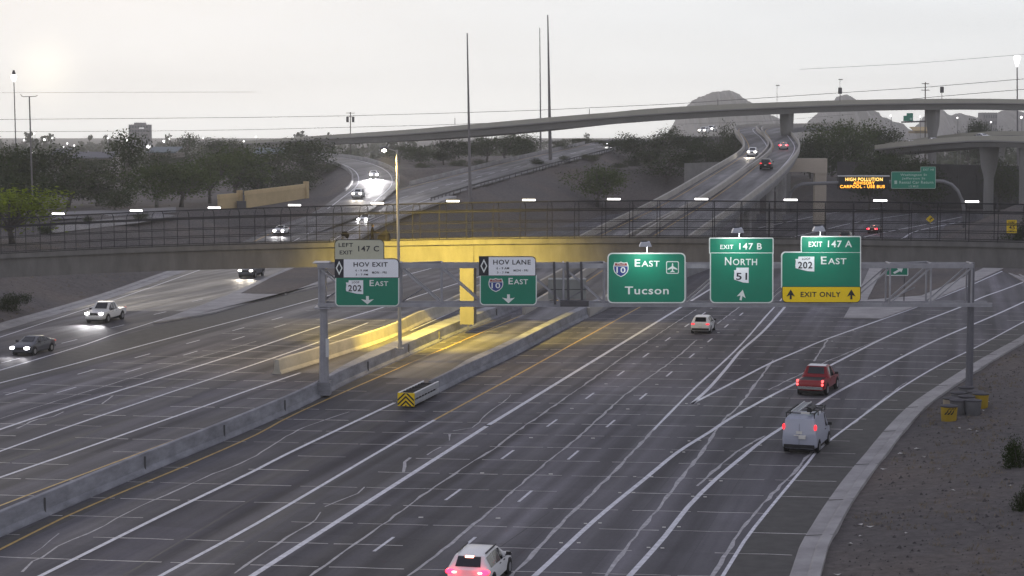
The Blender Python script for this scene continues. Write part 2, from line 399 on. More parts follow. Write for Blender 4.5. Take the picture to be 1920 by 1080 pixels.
def dirt_mat():
    m = bpy.data.materials.new('desert_gravel'); m.use_nodes = True; t = m.node_tree; b = t.nodes['Principled BSDF']; L = t.links.new
    tcn = t.nodes.new('ShaderNodeTexCoord')
    def noise(s, d=5, ro=.6):
        n = t.nodes.new('ShaderNodeTexNoise'); n.inputs['Scale'].default_value = s; n.inputs['Detail'].default_value = d; n.inputs['Roughness'].default_value = ro; L(tcn.outputs['Object'], n.inputs['Vector']); return n.outputs[0]
    r1 = t.nodes.new('ShaderNodeValToRGB'); L(noise(.055, 6), r1.inputs[0])
    setramp(r1.color_ramp, [(.3, (.098,.091,.092)), (.5, (.120,.109,.105)), (.72, (.155,.130,.114))])
    r2 = t.nodes.new('ShaderNodeMapRange'); L(noise(1.6, 8, .8), r2.inputs[0]); r2.inputs[1].default_value = .3; r2.inputs[2].default_value = .7; r2.inputs[3].default_value = .62; r2.inputs[4].default_value = 1.38
    vm = t.nodes.new('ShaderNodeVectorMath'); vm.operation = 'SCALE'; L(r1.outputs[0], vm.inputs[0]); L(r2.outputs[0], vm.inputs['Scale'])
    L(vm.outputs[0], b.inputs['Base Color']); b.inputs['Roughness'].default_value = .95; b.inputs['Specular IOR Level'].default_value = .1
    bp = t.nodes.new('ShaderNodeBump'); bp.inputs['Strength'].default_value = .8; bp.inputs['Distance'].default_value = .12
    L(noise(3.0, 8, .75), bp.inputs['Height']); L(bp.outputs[0], b.inputs['Normal']); MATS['desert_gravel'] = m; return m
M_DIRT = dirt_mat()
M_SCRUB = mat('far_desert_floor', (.075,.072,.060), .95, .1, var=.35, scale=.02)

xs = np.concatenate([[-4400,-3000,-1800,-1200,-800,-600], np.arange(-480,-84,12), np.arange(-84,132,3.0), np.arange(132,500,12), [600,900,1400,2200,3200,4400]])
ys = np.concatenate([[20,34], np.arange(46,600,3.0), np.arange(600,840,12), [900,1000,1200,1500,1900,2400,3200,3900]])
XX, YY = np.meshgrid(xs, ys); ZZ = height(XX, YY)
nx, ny = len(xs), len(ys)
vv = np.stack([XX.ravel(), YY.ravel(), ZZ.ravel()], 1)
ff = [(j*nx+i, j*nx+i+1, (j+1)*nx+i+1, (j+1)*nx+i) for j in range(ny-1) for i in range(nx-1)]
ground = link('ground', mesh_from('ground', vv, ff, [M_DIRT], smooth=True)); struct(ground)

# ------------------------------------------------------------------ paved sheets
def sheet(name, left, right, z, m, step=6.0, y0=None, y1=None):
    mb = MB(); y = y0; rows = []
    while y < y1 + 1e-6:
        xl, xr = float(interp(left, y)), float(interp(right, y)); n = 8
        rows.append([(xl + (xr-xl)*k/n, y, z) for k in range(n+1)]); y += step
    o = 0
    for r_ in rows: mb.v += r_
    n = 9
    for j in range(len(rows)-1):
        for i in range(n-1): a = j*n+i; mb.f.append((a, a+1, a+1+n, a+n)); mb.mi.append(0)
    return build(name, mb, [m])
WBL = [(-25.3+.229*(y-191)-5.2, y) for y in (180, 440)]
freeway = struct(sheet('freeway_road', LK, RG, 0.0, M_ROAD, 5.0, 40, 215))
fw2 = struct(sheet('freeway_road', WBL, RG, 0.0, M_ROAD, 5.0, 215, 420)); fw2.parent = freeway; fw2.name = 'far_pavement'
RAMP_R = [(G(*p).x, G(*p).y) for p in ((330,588),(380,572),(450,546),(547,502),(600,480))] + [(-23.5,322)]
ramp_road = struct(sheet('exit_ramp_road', LK, RAMP_R, 0.004, M_RAMP, 5.0, 195, 292))

def strip_road(name, path, w, m, dz=0.0):
    mb = MB(); nn = normals(path); n = 4
    for p, q in zip(path, nn):
        for k in range(n+1): c = p + q*((k/n-.5)*w); mb.v.append((c.x, c.y, c.z+dz))
    for j in range(len(path)-1):
        for i in range(n): a = j*(n+1)+i; mb.f.append((a, a+1, a+n+2, a+n+1)); mb.mi.append(0)
    return struct(build(name, mb, [m]))
connector = strip_road('connector_road', M_PATH, 15.5, M_RAMP, .012)
loop_road = strip_road('loop_ramp_road', LOOP_PATH, 9.6, M_RAMP, .03)
def off(path, d, dz=0.0):
    return [p + n*d + Vector((0,0,dz)) for p, n in zip(path, normals(path))]
hov_r = strip_road('carpool_ramp_road', RR_PATH, 6.2, M_RAMP, .006)
hov_l = strip_road('carpool_ramp_road', LR_PATH, 5.4, M_RAMP, .006)

# ------------------------------------------------------------------ painted lines (parts of the road)
def paint(name, pts, w, m=None, parent=None, z=.008, dashes=None, jit=0, wj=0, step=2.5, path=None):
    mb = MB(); ribbon(mb, path or gp(pts, z, step), w, 0, 0, jit, wj)
    return build(name, mb, [m or M_WHITE], parent or freeway)
E = {}
YEL = [(-60,1056),(0,1030),(120,970),(240,918),(360,868),(480,815),(562,772),(755,687),(955,601),(1010,578)]
paint('yellow_edge_line', YEL, .16, M_YEL)
paint('edge_line', [(20,1106),(75,1080),(300,968),(480,881),(540,850),(740,755)], .24)
paint('edge_line', [(262,1106),(300,1080),(480,982),(705,850),(815,787)], .22)
paint('yellow_edge_line', [(815,787),(960,708),(1170,592),(1275,535)], .17, M_YEL)
paint('edge_line', [(430,1106),(472,1080),(895,810),(960,770),(1270,580),(1400,500)], .30)
paint('edge_line', [(960,1110),(1002,1080),(1115,975),(1210,897),(1270,848),(1332,809),(1365,787),(1440,745),(1485,722),(1557,685),(1655,635),(1725,605),(1805,574),(1840,558),(1887,541),(1960,513)], .26)
paint('edge_line', [(1150,1112),(1180,1080),(1247,1005),(1290,950),(1340,900),(1395,854),(1435,822),(1490,787),(1567,737),(1625,706),(1690,670),(1757,637),(1825,608),(1885,582),(1960,547)], .26)
paint('edge_line', [(1326,1110),(1355,1080),(1395,1015),(1440,957),(1515,867),(1545,834),(1640,763),(1690,727),(1757,687),(1840,646),(1920,603),(1990,568)], .17)
# the two sides of the painted nose and the lane beside it
paint('gore_line', [(1297,757),(1330,727),(1365,687),(1390,657),(1435,617),(1482,563),(1530,505)], .26)
paint('gore_line', [(1297,757),(1365,722),(1440,683),(1500,657),(1552,635),(1707,580),(1755,561),(1812,538),(1880,508)], .24)
paint('edge_line', [(1225,806),(1265,765),(1305,725),(1360,675),(1395,640),(1437,592),(1470,556),(1515,505)], .18, wj=.2)
# westbound
paint('yellow_edge_line', [(-70,978),(0,948),(260,850),(370,809),(475,769),(560,735),(612,712)], .16, M_YEL)
paint('edge_line', [(-60,918),(0,895),(125,852),(250,808),(370,766),(480,727),(602,685),(752,627),(855,582),(905,560)], .22)
paint('edge_line', [(-60,868),(0,846),(140,796),(300,742),(480,682),(595,642),(690,605)], .20)
paint('edge_line', [(-60,826),(0,805),(160,752),(325,701),(480,652),(602,611),(715,577),(830,540),(960,500)], .24)
paint('edge_line', [(-60,736),(0,718),(125,686),(250,652),(400,612),(480,591),(597,559),(710,529),(820,500)], .22)
paint('edge_line', [(-40,643),(0,632),(125,591),(250,550),(375,506)], .18, parent=ramp_road, z=.010)
paint('edge_line', [(-40,704),(0,694),(160,646),(207,629),(290,603),(357,581)], .18)
# far exit lanes to the right beyond the footbridge
for q in ([(1420,428),(1500,411),(1557,400),(1592,396),(1719,383),(1804,378)], [(1440,455),(1544,431),(1594,419),(1653,409),(1719,400)], [(1600,450),(1651,437),(1740,420),(1810,405)], [(1640,462),(1690,448),(1719,433),(1800,416)]):
    paint('edge_line', q, .35, step=6)
# dashes: 3 m line, 9 m gap
def dashes(pts, w, parent=None, ln=3.05, m=None):
    me = None
    for x, y in pts:
        c = G(x, y, .008); t = Vector((math.sin(LANE_ANG), math.cos(LANE_ANG), 0)); n = Vector((t.y, -t.x, 0))
        if me is None:
            me = mesh_from('lane_dash', [tuple(n*a*w/2 + t*b*ln/2) for a, b in ((-1,-1),(1,-1),(1,1),(-1,1))], [(0,1,2,3)], [m or M_WHITE])
        o = link('lane_dash', me, parent or freeway, c - (parent or freeway).location)
def dash_line(a, b, n_extra=0):
    pass
D1 = [(550,1150)]+[(720,1020),(850,927),(952,852),(1035,793),(1106,742),(1164,700),(1211,666),(1252,636),(1288,610),(1319,588),(1347,569)]
D2 = [(876,1020),(985,930),(1075,853),(1145,794),(1206,743),(1255,701),(1297,667),(1331,638),(1362,611),(1390,589)]
dashes(D1[1:], .15); dashes(D2, .15)
dashes([(125,731),(250,694),(357,662),(447,634),(525,611)], .15); dashes([(30,735),(162,697),(267,667),(362,641),(447,617),(520,597)], .15)
dashes([(20,676),(130,640),(220,612),(300,587),(370,563)], .14)
# raised markers: one small ceramic button between dashes, pairs along solid lines
mk = MB()
def button(x, y):
    c = G(x, y, .006); mk.box(c + Vector((0,0,.012)), (.16,.12,.024))
for Lx in (D1[1:], D2):
    for (a, b), (c, d) in zip(Lx[:-1], Lx[1:]): 
        p, q = G(a, b), G(c, d); m_ = (p+q)/2; mk.box(m_ + Vector((0,0,.014)), (.22,.14,.026))
for x, y in ((1052,1018),(1085,1018),(1098,982),(1125,981),(1162,924),(1188,924),(1190,894),(1222,894),(1259,848),(1282,848),(1292,827),(1312,826),(1216,1027),(1242,1028),(1245,989),(1273,988),(1299,931),(1322,932),(1332,901),(1352,902),(1408,832),(1426,835),(1287,757),(1310,758),(1625,706),(1640,706),(1445,745),(1555,690),(1690,665),(1560,640),(1600,620)): button(x, y)
stuff(build('lane_marker', mk, [mat('ceramic_marker', (.62,.60,.56), .4, .5)], freeway))

# ------------------------------------------------------------------ sealed cracks and slab joints
ck = MB()
def crack(pts, w=.14, jit=.055, m=0, step=1.2):
    ribbon(ck, gp(pts, .0045, step), w*.85, 0, m, jit, .55)
for pts, w in (
  ([(560,1100),(580,1080),(685,1007),(777,940),(832,901),(940,832),(960,815),(1095,722),(1180,662),(1305,580)], .15),
  ([(745,1098),(765,1080),(805,1052),(890,982),(967,917),(1015,875),(1072,830),(1122,785),(1185,730),(1260,677),(1307,637)], .16),
  ([(1345,607),(1380,580),(1430,540)], .14),
  ([(955,1085),(1062,972),(1145,890),(1222,810),(1228,803)], .20),
  ([(1135,1080),(1192,1005),(1245,940),(1290,880),(1320,842),(1357,787),(1385,762),(1437,692),(1450,675)], .20),
  ([(1527,677),(1552,637)], .16), ([(1306,911),(1370,857),(1400,835),(1435,817)], .20), ([(1440,731),(1480,712),(1545,680),(1600,657),(1660,632)], .14),
  ([(1337,1080),(1385,1002),(1440,935),(1487,887),(1530,838)], .20), ([(1600,795),(1640,760),(1700,716)], .12),
  ([(40,1072),(60,1052),(80,1045),(108,1024),(165,1000),(195,985),(245,958),(310,928),(400,888),(470,860),(560,806),(655,772)], .11),
  ([(440,1075),(500,1032),(590,975),(600,960)], .13), ([(610,950),(670,925),(682,913)], .10), ([(755,885),(760,866),(770,858)], .16), ([(800,853),(826,838)], .09), ([(842,826),(843,814)], .15), ([(850,808),(885,802),(915,775),(945,752),(958,740)], .10),
  ([(32,803),(70,786),(100,781),(118,772)], .16), ([(190,757),(205,748),(212,742)], .12),
  ([(0,785),(160,735),(325,684),(480,640)], .10), ([(110,1000),(60,1040)], .05)):
    crack(pts, w)
# transverse joints, every 4.6 m (15 ft), slightly skewed, broken into lengths
t = Vector((math.sin(LANE_ANG), math.cos(LANE_ANG), 0))
for k in range(-4, 62):
    Y0 = 66 + 4.53*k
    if Y0 > 205 or Y0 < 46: continue
    xl = float(interp(LK, Y0))*.0 - .238*(191-Y0) - 21.5 ; xr = float(interp(RG, Y0))
    x = xl
    while x < xr - 3.2:
        w_ = random.uniform(3.2, 3.9)
        if random.random() < (.93 if x > -8 else .8):
            y_a = Y0 - .10*x - .0011*x*abs(x); y_b = Y0 - .10*(x+w_) - .0011*(x+w_)*abs(x+w_)
            e = random.uniform(0, .5); L_ = w_ - e - random.uniform(0, .3)
            # skip the median barriers' own footprint
            pts = [Vector((x+e+L_*q, y_a+(y_b-y_a)*(e+L_*q)/w_ + random.uniform(-.05,.05), .0035)) for q in (0, .33, .66, 1)]
            ribbon(ck, smooth_path(pts, .9), random.uniform(.07, .11) if Y0 < 120 else random.uniform(.09,.14), 0, 1, .012, .35)
        x += w_
# the dark saw-cut bands across the carpool lane, tar lines along the lanes
for pts, w in (([(520,780),(740,775),(900,776),(1100,778)], .16), ([(545,790),(800,787),(960,787)], .12),
               ([(230,1080),(700,800)], .07), ([(870,1075),(1030,960)], .05), ([(390,1080),(560,960)], .05),
               ([(0,870),(200,800),(420,720)], .08), ([(0,760),(300,665)], .10), ([(250,850),(475,765)], .05)):
    ribbon(ck, gp(pts, .0025, 2.0), w, 0, 2, .02, .3)
stuff(build('crack_seal', ck, [M_SEAL, M_JOINT, M_DARKSEAL], freeway))
ln_ = MB()
for q in ([(78,1078),(300,966),(480,879),(540,848),(735,757),(800,785),(700,850),(480,980),(300,1078)], [(1455,598),(1500,575),(1582,597),(1650,598),(1552,634),(1440,681),(1330,738),(1368,694)]):
    ln_.poly([G(x, y, .0012) for x, y in q])
build('lane_pavement', ln_, [M_LANE], freeway)
# newer dark asphalt in the nose and the shoulder strips
sh = MB()
sh.poly([G(x, y, .0018) for x, y in ((0,1034),(480,817),(562,774),(955,603),(960,590),(755,674),(655,719),(580,758),(480,804),(0,1012))])
sh.poly([G(x, y, .0018) for x, y in ((0,723),(160,683),(400,616),(597,563),(597,541),(430,572),(290,612),(160,650),(0,696))])
rgp = [G(x, y, .0018) for x, y in RG_PX]
edge = [G(x, y, .0018) for x, y in ((1360,1080),(1400,1015),(1444,957),(1519,867),(1549,834),(1644,763),(1694,727),(1761,687),(1844,646),(1924,603))]
for i in range(len(edge)-1): sh.quad(edge[i], rgp[i], rgp[i+1], edge[i+1])
build('shoulder_pavement', sh, [M_SHOULDER], freeway)

# concrete gutter and kerb on the right, kerb strip along the left ramp
gut = MB()
gpth = smooth_path([Vector((x, y, 0)) for x, y in RG[:15]], 3)
sweep(gut, gpth, [(0,.0),(.06,.03),(.72,.05),(.77,.12),(.86,.16),(1.28,.17),(1.31,-.3),(0,-.3)])
struct(build('right_kerb', gut, [M_CONCW]))
gl = MB(); lkp = smooth_path([Vector((x, y, 0)) for x, y in LK], 4)
sweep(gl, lkp, [(-1.9,-.3),(-1.9,.20),(-1.2,.16),(-1.1,.05),(0,.02),(0,-.3)])
struct(build('ramp_kerb', gl, [M_CONCW]))
gj = MB()
for i in range(0, len(gpth), 3):
    p = gpth[i]; n = normals(gpth)[i]; gj.bar(p + n*.02 + Vector((0,0,.045)), p + n*1.28 + Vector((0,0,.172)), .04, .02)
build('kerb_joint', gj, [M_SHOULDER], bpy.data.objects['right_kerb']); bpy.data.objects['kerb_joint']['kind'] = 'stuff'
# gore islands: raised concrete apron with gravel behind
def slab(name, px, z0, z1, m):
    mb = MB(); mb.prism([G(x, y, 0) + Vector((0,0,z0)) for x, y in px], (0,0,z1-z0)); return struct(build(name, mb, [m]))
slab('gore_apron', [(288,607),(330,601),(400,588),(480,565),(597,538),(640,524),(690,505),(660,505),(597,529),(535,553),(480,553),(451,552),(508,522),(560,500),(548,500),(440,549),(380,573)], -.3, .13, M_CONCW)
slab('gore_gravel', [(453,552),(480,552),(535,552),(597,528),(660,504),(720,492),(575,494),(510,521)], -.3, .11, M_DIRT)
slab('gore_apron', [(1582,598),(1652,599),(1732,571),(1812,537),(1890,501),(1850,501),(1790,529),(1728,556),(1626,564),(1658,500),(1632,500),(1612,545)], -.3, .13, M_CONCW)
slab('gore_gravel', [(1627,563),(1728,555),(1790,528),(1850,500),(1866,492),(1664,490)], -.3, .11, M_DIRT)

# ------------------------------------------------------------------ barriers and ramp parapets
def barrier(name, label, path, prof_tw, hgt=1.05, mats=None, cat='concrete barrier', group=None, side=-1):
    root = thing(name, label, cat, path[0], 0, group)
    def prof(i, u):
        tw = prof_tw(path[i]); h = hgt(path[i]) if callable(hgt) else hgt; s = side
        return [(0,-.05),(s*.02,.08),(s*.16,.30),(s*.24,h-.03),(s*.27,h),(s*(.27+tw),h),(s*(.30+tw),h-.03),(s*(.38+tw),.30),(s*(.52+tw),.08),(s*(.54+tw),-.05)]
    mb = MB(); sweep(mb, path, prof); build('barrier_wall', mb, mats or [M_CONC2], root)
    return root
med_path = gp([(-120,1064),(0,1008),(240,903),(480,802),(580,757),(655,718),(755,673),(855,628),(955,588),(1010,566)], 0, 2.5)
tw = lambda p: float(np.interp(p.y, [130,136,142,150,170,182,192], [.22,.30,.75,1.2,1.5,1.5,.6]))
MED = barrier('median_barrier', 'long grey concrete median barrier running past the gantry post to the yellow column', med_path, tw)
cap_ = MB()
for i in range(4, len(med_path)-2, 4):
    p = med_path[i]; n = normals(med_path)[i]; t_ = Vector((-n.y, n.x, 0))
    cap_.box(p - n*.135 + Vector((0,0,.55)), (.03,.10,.72), (t_, n, Vector((0,0,1))))
stuff(build('barrier_joint', cap_, [mat('dark_joint', (.11,.11,.115), .9, .1)], MED))  # dark grey strips marking the joints of the barrier

lb_path = gp([(528,702),(600,680),(730,637),(795,606),(850,585),(905,563)], 0, 2.5)
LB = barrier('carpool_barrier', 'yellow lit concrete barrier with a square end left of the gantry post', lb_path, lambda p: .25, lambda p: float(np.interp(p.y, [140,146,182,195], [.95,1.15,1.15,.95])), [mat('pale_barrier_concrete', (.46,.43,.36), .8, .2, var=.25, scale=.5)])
rb_path = gp([(815,741),(880,708),(960,670),(1035,630),(1110,592),(1145,574),(1180,552)], 0, 2.5)
RB = barrier('carpool_barrier', 'grey concrete barrier with lit top running back from the chevron crash cushion', rb_path, lambda p: float(np.interp(p.y, [133,140,146,200], [.15,.2,.75,.7])), 1.0)

def parapet(path, name, label, side, h=.85, t=.32):
    root = thing(name, label, 'ramp parapet', path[0])
    mb = MB(); sweep(mb, path, [(0,-.06),(0,h),(side*t,h),(side*t,-.06)] if side > 0 else [(0,-.06),(side*t,-.06),(side*t,h),(0,h)])
    build('parapet_wall', mb, [mat('parapet_concrete', (.40,.38,.35), .85, .2, var=.14, scale=.4)], root)
    return root
def cut(path, y0, y1): return [p for p in path if y0 <= p.y <= y1]
RRu, LRu = cut(RR_PATH, 188, 700), cut(LR_PATH, 192, 700)
parapet(off(RRu, 3.1), 'ramp_parapet', 'outer concrete parapet of the right elevated carpool ramp', 1)
parapet(off(RRu, -3.1), 'ramp_parapet', 'inner concrete parapet of the right elevated carpool ramp beside the gap', -1)
parapet(off(LRu, 2.7), 'ramp_parapet', 'inner concrete parapet of the left elevated carpool ramp beside the gap', 1)
parapet(off(LRu, -2.7), 'ramp_parapet', 'outer concrete parapet of the left elevated carpool ramp above the dirt bank', -1)
for path, hw, nm, lb in ((RR_PATH, 3.42, 'ramp_bridge', 'right elevated carpool ramp structure climbing on columns'), (LR_PATH, 3.02, 'ramp_bridge', 'left elevated carpool ramp structure climbing beside the dirt bank')):
    p_ = cut(path, 176, 700); root = thing(nm, lb, 'ramp bridge', p_[0]); mb = MB()
    def prof(i, u, p_=p_, hw=hw):
        z = p_[i].z; dep = min(1.5, max(.2, z)) if p_[i].y > 258 else z + .4
        return [(-hw,-.02),(hw,-.02),(hw,-.35),(hw-.5*min(1, dep/1.5),-dep),(-hw+.5*min(1, dep/1.5),-dep),(-hw,-.35)]
    sweep(mb, p_, prof); build('box_girder', mb, [M_CONC], root)
    # edge lines of the ramp
    for s, m in ((1, M_WHITE), (-1, M_YEL if path is LR_PATH else M_YEL)):
        q = off(path, s*(hw-1.15), .012); mb = MB(); ribbon(mb, [p for p in q if p.y > 196], .16); build('ramp_edge_line', mb, [m], root)
    mb = MB()
    for i, p in enumerate(p_):
        if p.y > 262 and i % 9 == 4 and p.z > 6 and p.y < 500:
            gz = H(p.x, p.y)
            m2 = MB(); m2.tube([(p.x, p.y, gz-.5), (p.x, p.y, p.z-2.6), (p.x, p.y, p.z-1.5)], [.65,.65,1.3], 10); build('ramp_column', m2, [M_CONCW], root, smooth=True, sharp=40)
# straddle bent carrying the ramp on the right
bp_ = D(1539, 340, 372); bz = D(1500, 297, 372).z
root = thing('straddle_bent', 'pale concrete bent with a wide cap beam right of the curving carpool ramp', 'bridge pier', (bp_.x, 372, 0))
mb = MB(); mb.prism([(bp_.x-1.1,372,-.5),(bp_.x+1.1,372,-.5),(bp_.x+1.1,372,bz-2.9),(bp_.x-1.1,372,bz-2.9)], (0,2.2,0)); build('column', mb, [mat('bent_concrete', (.46,.40,.33), .85, .2, var=.1, scale=.3)], root)
mb = MB(); x0, x1 = D(1478,300,372).x, D(1551,300,372).x
mb.prism([(x0,371.8,bz),(x1,371.8,bz),(x1,371.8,bz-2.9),(bp_.x-1.1,371.8,bz-2.9),(bp_.x-2.3,371.8,bz-2.6),(x0,371.8,bz-2.6)], (0,2.6,0)); build('cap_beam', mb, [MATS['bent_concrete']], root)

def block_wall(name, label, a, b, zt_a, zt_b, zb, th, m, cat='retaining wall', pitch=1.5):
    """wall of separate facing panels"""
    a, b = Vector(a), Vector(b); root = thing(name, label, cat, (a.x, a.y, zb)); t_ = (b-a); L_ = t_.length; t_.normalize(); n = Vector((t_.y, -t_.x, 0))
    k = max(1, int(L_/pitch)); mb = MB()
    for i in range(k):
        u0, u1 = i*L_/k, (i+1)*L_/k - .05; z0_, z1_ = zt_a + (zt_b-zt_a)*u0/L_, zt_a + (zt_b-zt_a)*u1/L_
        p, q = a + t_*u0, a + t_*u1; off_ = n*random.uniform(0, .02)
        m2 = MB(); m2.prism([Vector((p.x,p.y,zb))+off_, Vector((q.x,q.y,zb))+off_, Vector((q.x,q.y,z1_))+off_, Vector((p.x,p.y,z0_))+off_], -n*th)
        build('wall_panel', m2, [m], root)
    return root
M_WALLG = mat('grey_wall_panel', (.20,.195,.19), .9, .1, var=.15, scale=.6, rnd=.07)
w0, w1 = D(1283,330,425), D(1392,330,405)
block_wall('retaining_wall', 'low grey retaining wall with pale coping left of the elevated ramps', (w0.x,w0.y,0), (w1.x,w1.y,0), D(1283,306,425).z, D(1392,302,405).z, 4.0, .4, M_WALLG, pitch=3.2)
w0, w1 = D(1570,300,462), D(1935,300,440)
block_wall('retaining_wall', 'long shaded retaining wall under the curved overpass', (w0.x,w0.y,0), (w1.x,w1.y,0), D(1570,303,462).z, D(1935,312,440).z, -1, .5, mat('shaded_wall_panel', (.075,.072,.072), .9, .1, var=.2, scale=.5, rnd=.08), pitch=4)  # overpass shade painted into the panels as a darker colour

# tan sound wall on the left
M_TAN = mat('tan_stucco', (.50,.385,.215), .9, .1, var=.10, scale=.6, rnd=.03)
M_TANC = mat('tan_coping', (.56,.43,.24), .9, .1, var=.08, scale=.6)
def soundwall(pa, pb, Za, Zb, ya, yb, base_a, base_b, label):
    a, b = D(pa, ya, Za), D(pb, yb, Zb); za, zb = D(pa, base_a, Za).z, D(pb, base_b, Zb).z
    r_ = thing('sound_wall', label, 'wall', (a.x, a.y, za))
    t_ = Vector((b.x-a.x, b.y-a.y, 0)); L_ = t_.length; t_.normalize(); n = Vector((t_.y, -t_.x, 0)); k = max(2, int(L_/6))
    for i in range(k):
        f0, f1 = i/k, (i+1)/k - .0015
        P = lambda f, z0, z1, e: Vector((a.x+(b.x-a.x)*f, a.y+(b.y-a.y)*f, z0+(z1-z0)*f + e))
        m2 = MB(); m2.prism([P(f0,za,zb,-3), P(f1,za,zb,-3), P(f1,a.z,b.z,-.75), P(f0,a.z,b.z,-.75)], -n*.4); build('wall_panel', m2, [M_TAN], r_)
    m2 = MB(); m2.prism([P(0,a.z,b.z,-.75)+n*.10, P(1,a.z,b.z,-.75)+n*.10, P(1,a.z,b.z,0)+n*.10, P(0,a.z,b.z,0)+n*.10], -n*.6); build('coping_band', m2, [M_TANC], r_)
    m2 = MB(); c = P(1,za,zb,0); hh = b.z - zb + .5; m2.box((c.x+t_.x*.35, c.y+t_.y*.35, zb-1+(hh+1)/2), (.8,.8,hh+1), (t_, n, Vector((0,0,1)))); build('end_pillar', m2, [M_TAN], r_)
    return r_
soundwall(462, 572, 356, 372, 358, 345, 391, 374, 'long tan stucco sound wall with a coping band and end pillar among trees')
soundwall(411, 447, 352, 357, 365, 362, 391, 389, 'short tan stucco wall left of the long sound wall')
_g = MB(); p = D(447, 380, 356); _g.box((p.x+.6, p.y, p.z-.6), (1.6,.9,1.6)); _g.box((p.x+.6, p.y, p.z+.25), (1.75,1.05,.1))
tag(build('utility_cabinet', _g, [M_DSTEEL]), 'dark utility cabinet standing in the gap between the tan walls', 'cabinet')

# guardrail along the connector road
gr_path = cut(off(M_PATH, 7.6), 356, 545)
root = thing('guardrail', 'dark guardrail on posts along the edge of the connector road above the dirt slope', 'guardrail', gr_path[0])
mb = MB(); sweep(mb, gr_path, [(0,.45),(-.05,.52),(0,.6),(-.05,.68),(0,.78),(.06,.78),(.06,.45)]); build('rail', mb, [M_DSTEEL], root)
pm = mesh_from('guardrail_post', *(lambda b: (b.box((0,0,-.1), (.16,.2,1.8)), (b.v, b.f))[1])(MB()), [M_DSTEEL])
gs = smooth_path(gr_path, 2.6)
for p in gs: link('guardrail_post', pm, root, Vector((p.x, p.y, p.z)) - root.location)
fp = cut(off(M_PATH, -7.4), 395, 545)
root = thing('roadside_barrier', 'low pale concrete barrier along the far edge of the connector road', 'concrete barrier', fp[0])
mb = MB(); sweep(mb, fp, [(0,-.1),(0,.8),(-.3,.8),(-.3,-.1)]); build('barrier_wall', mb, [M_CONCW], root)
for path, d, lab in ((cut(LOOP_PATH, 385, 600), 4.6, 'curved pale concrete barrier round the outside of the loop ramp'), (cut(LOOP_PATH, 372, 480), -4.5, 'curved low kerb wall round the inside of the loop ramp')):
    q = off(path, d); root = thing('roadside_barrier', lab, 'concrete barrier', q[0]); mb = MB(); s = 1 if d > 0 else -1
    sweep(mb, q, [(0,-.2),(0,.8),(s*.3,.8),(s*.3,-.2)] if s > 0 else [(0,-.2),(-.3,-.2),(-.3,.5),(0,.5)]); build('barrier_wall', mb, [M_CONCW], root)
# connector edge lines and kerb strip
for d, m in ((6.0, M_WHITE), (-6.0, M_YEL), (.1, M_WHITE)):
    q = cut(off(M_PATH, d, .03), 300, 545); mb = MB(); ribbon(mb, q, .22)
    if d == .1:
        mb.f = mb.f[::2]; mb.mi = mb.mi[::2]
    build('edge_line', mb, [m], connector)
for d in (3.4, -3.4):
    q = cut(off(LOOP_PATH, d, .045), 340, 520); mb = MB(); ribbon(mb, q, .2); build('edge_line', mb, [M_WHITE], loop_road)
kb = off(cut(M_PATH, 285, 372), 7.9); mb = MB(); sweep(mb, kb, [(0,-.3),(0,.12),(1.8,.14),(1.8,-.3)]); struct(build('connector_kerb', mb, [M_CONCW]))

# ------------------------------------------------------------------ big flyover
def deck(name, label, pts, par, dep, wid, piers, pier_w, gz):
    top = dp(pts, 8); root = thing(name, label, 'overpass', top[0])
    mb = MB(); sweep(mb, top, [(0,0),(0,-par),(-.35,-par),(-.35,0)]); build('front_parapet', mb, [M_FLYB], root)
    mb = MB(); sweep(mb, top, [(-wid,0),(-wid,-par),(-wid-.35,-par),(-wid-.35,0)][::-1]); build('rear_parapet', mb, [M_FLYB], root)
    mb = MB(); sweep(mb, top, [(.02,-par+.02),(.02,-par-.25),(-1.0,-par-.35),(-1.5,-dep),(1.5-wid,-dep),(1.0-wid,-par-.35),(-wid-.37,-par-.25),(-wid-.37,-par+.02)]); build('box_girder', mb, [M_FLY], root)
    nn = normals(top)
    for px_, flare in piers:
        i = min(range(len(top)), key=lambda k: abs((CX + F*top[k].x/top[k].y) - px_))
        p = top[i] - nn[i]*(wid/2); z1 = top[i].z - dep + .02; n = nn[i]; t_ = Vector((-n.y, n.x, 0)); m2 = MB()
        ring = lambda w_, d_, z: [Vector((p.x,p.y,z)) + t_*(a*w_/2) + n*(b*d_/2) for a, b in ((-1,-.6),(-.6,-1),(.6,-1),(1,-.6),(1,.6),(.6,1),(-.6,1),(-1,.6))]
        lv = [(pier_w, pier_w*.9, gz-.5), (pier_w, pier_w*.9, z1-6.5), (pier_w*1.12, pier_w*1.6, z1-4), (pier_w*flare, wid*.36, z1)]
        rings = [ring(*l) for l in lv]; o = len(m2.v)
        for r_ in rings: m2.v += [tuple(q) for q in r_]
        for a in range(len(rings)-1):
            for j in range(8): m2.f.append((a*8+j, a*8+(j+1)%8, (a+1)*8+(j+1)%8, (a+1)*8+j)); m2.mi.append(0)
        build('pier', m2, [M_FLY], root, smooth=True, sharp=50)
    return root, top
fly, fly_top = deck('flyover', 'long grey flyover crossing the whole skyline on flared piers', [(400,266,900),(480,263,740),(600,254,600),(750,244,510),(900,231.5,460),(1100,214,440),(1300,200,445),(1500,191,462),(1640,186.5,474),(1776,185,486),(1850,185,495),(1960,187,506),(2100,192,520)], 1.05, 2.75, 9.5, ((1510,1.3),(1776,1.35),(2060,1.3)), 2.0, 2.0)
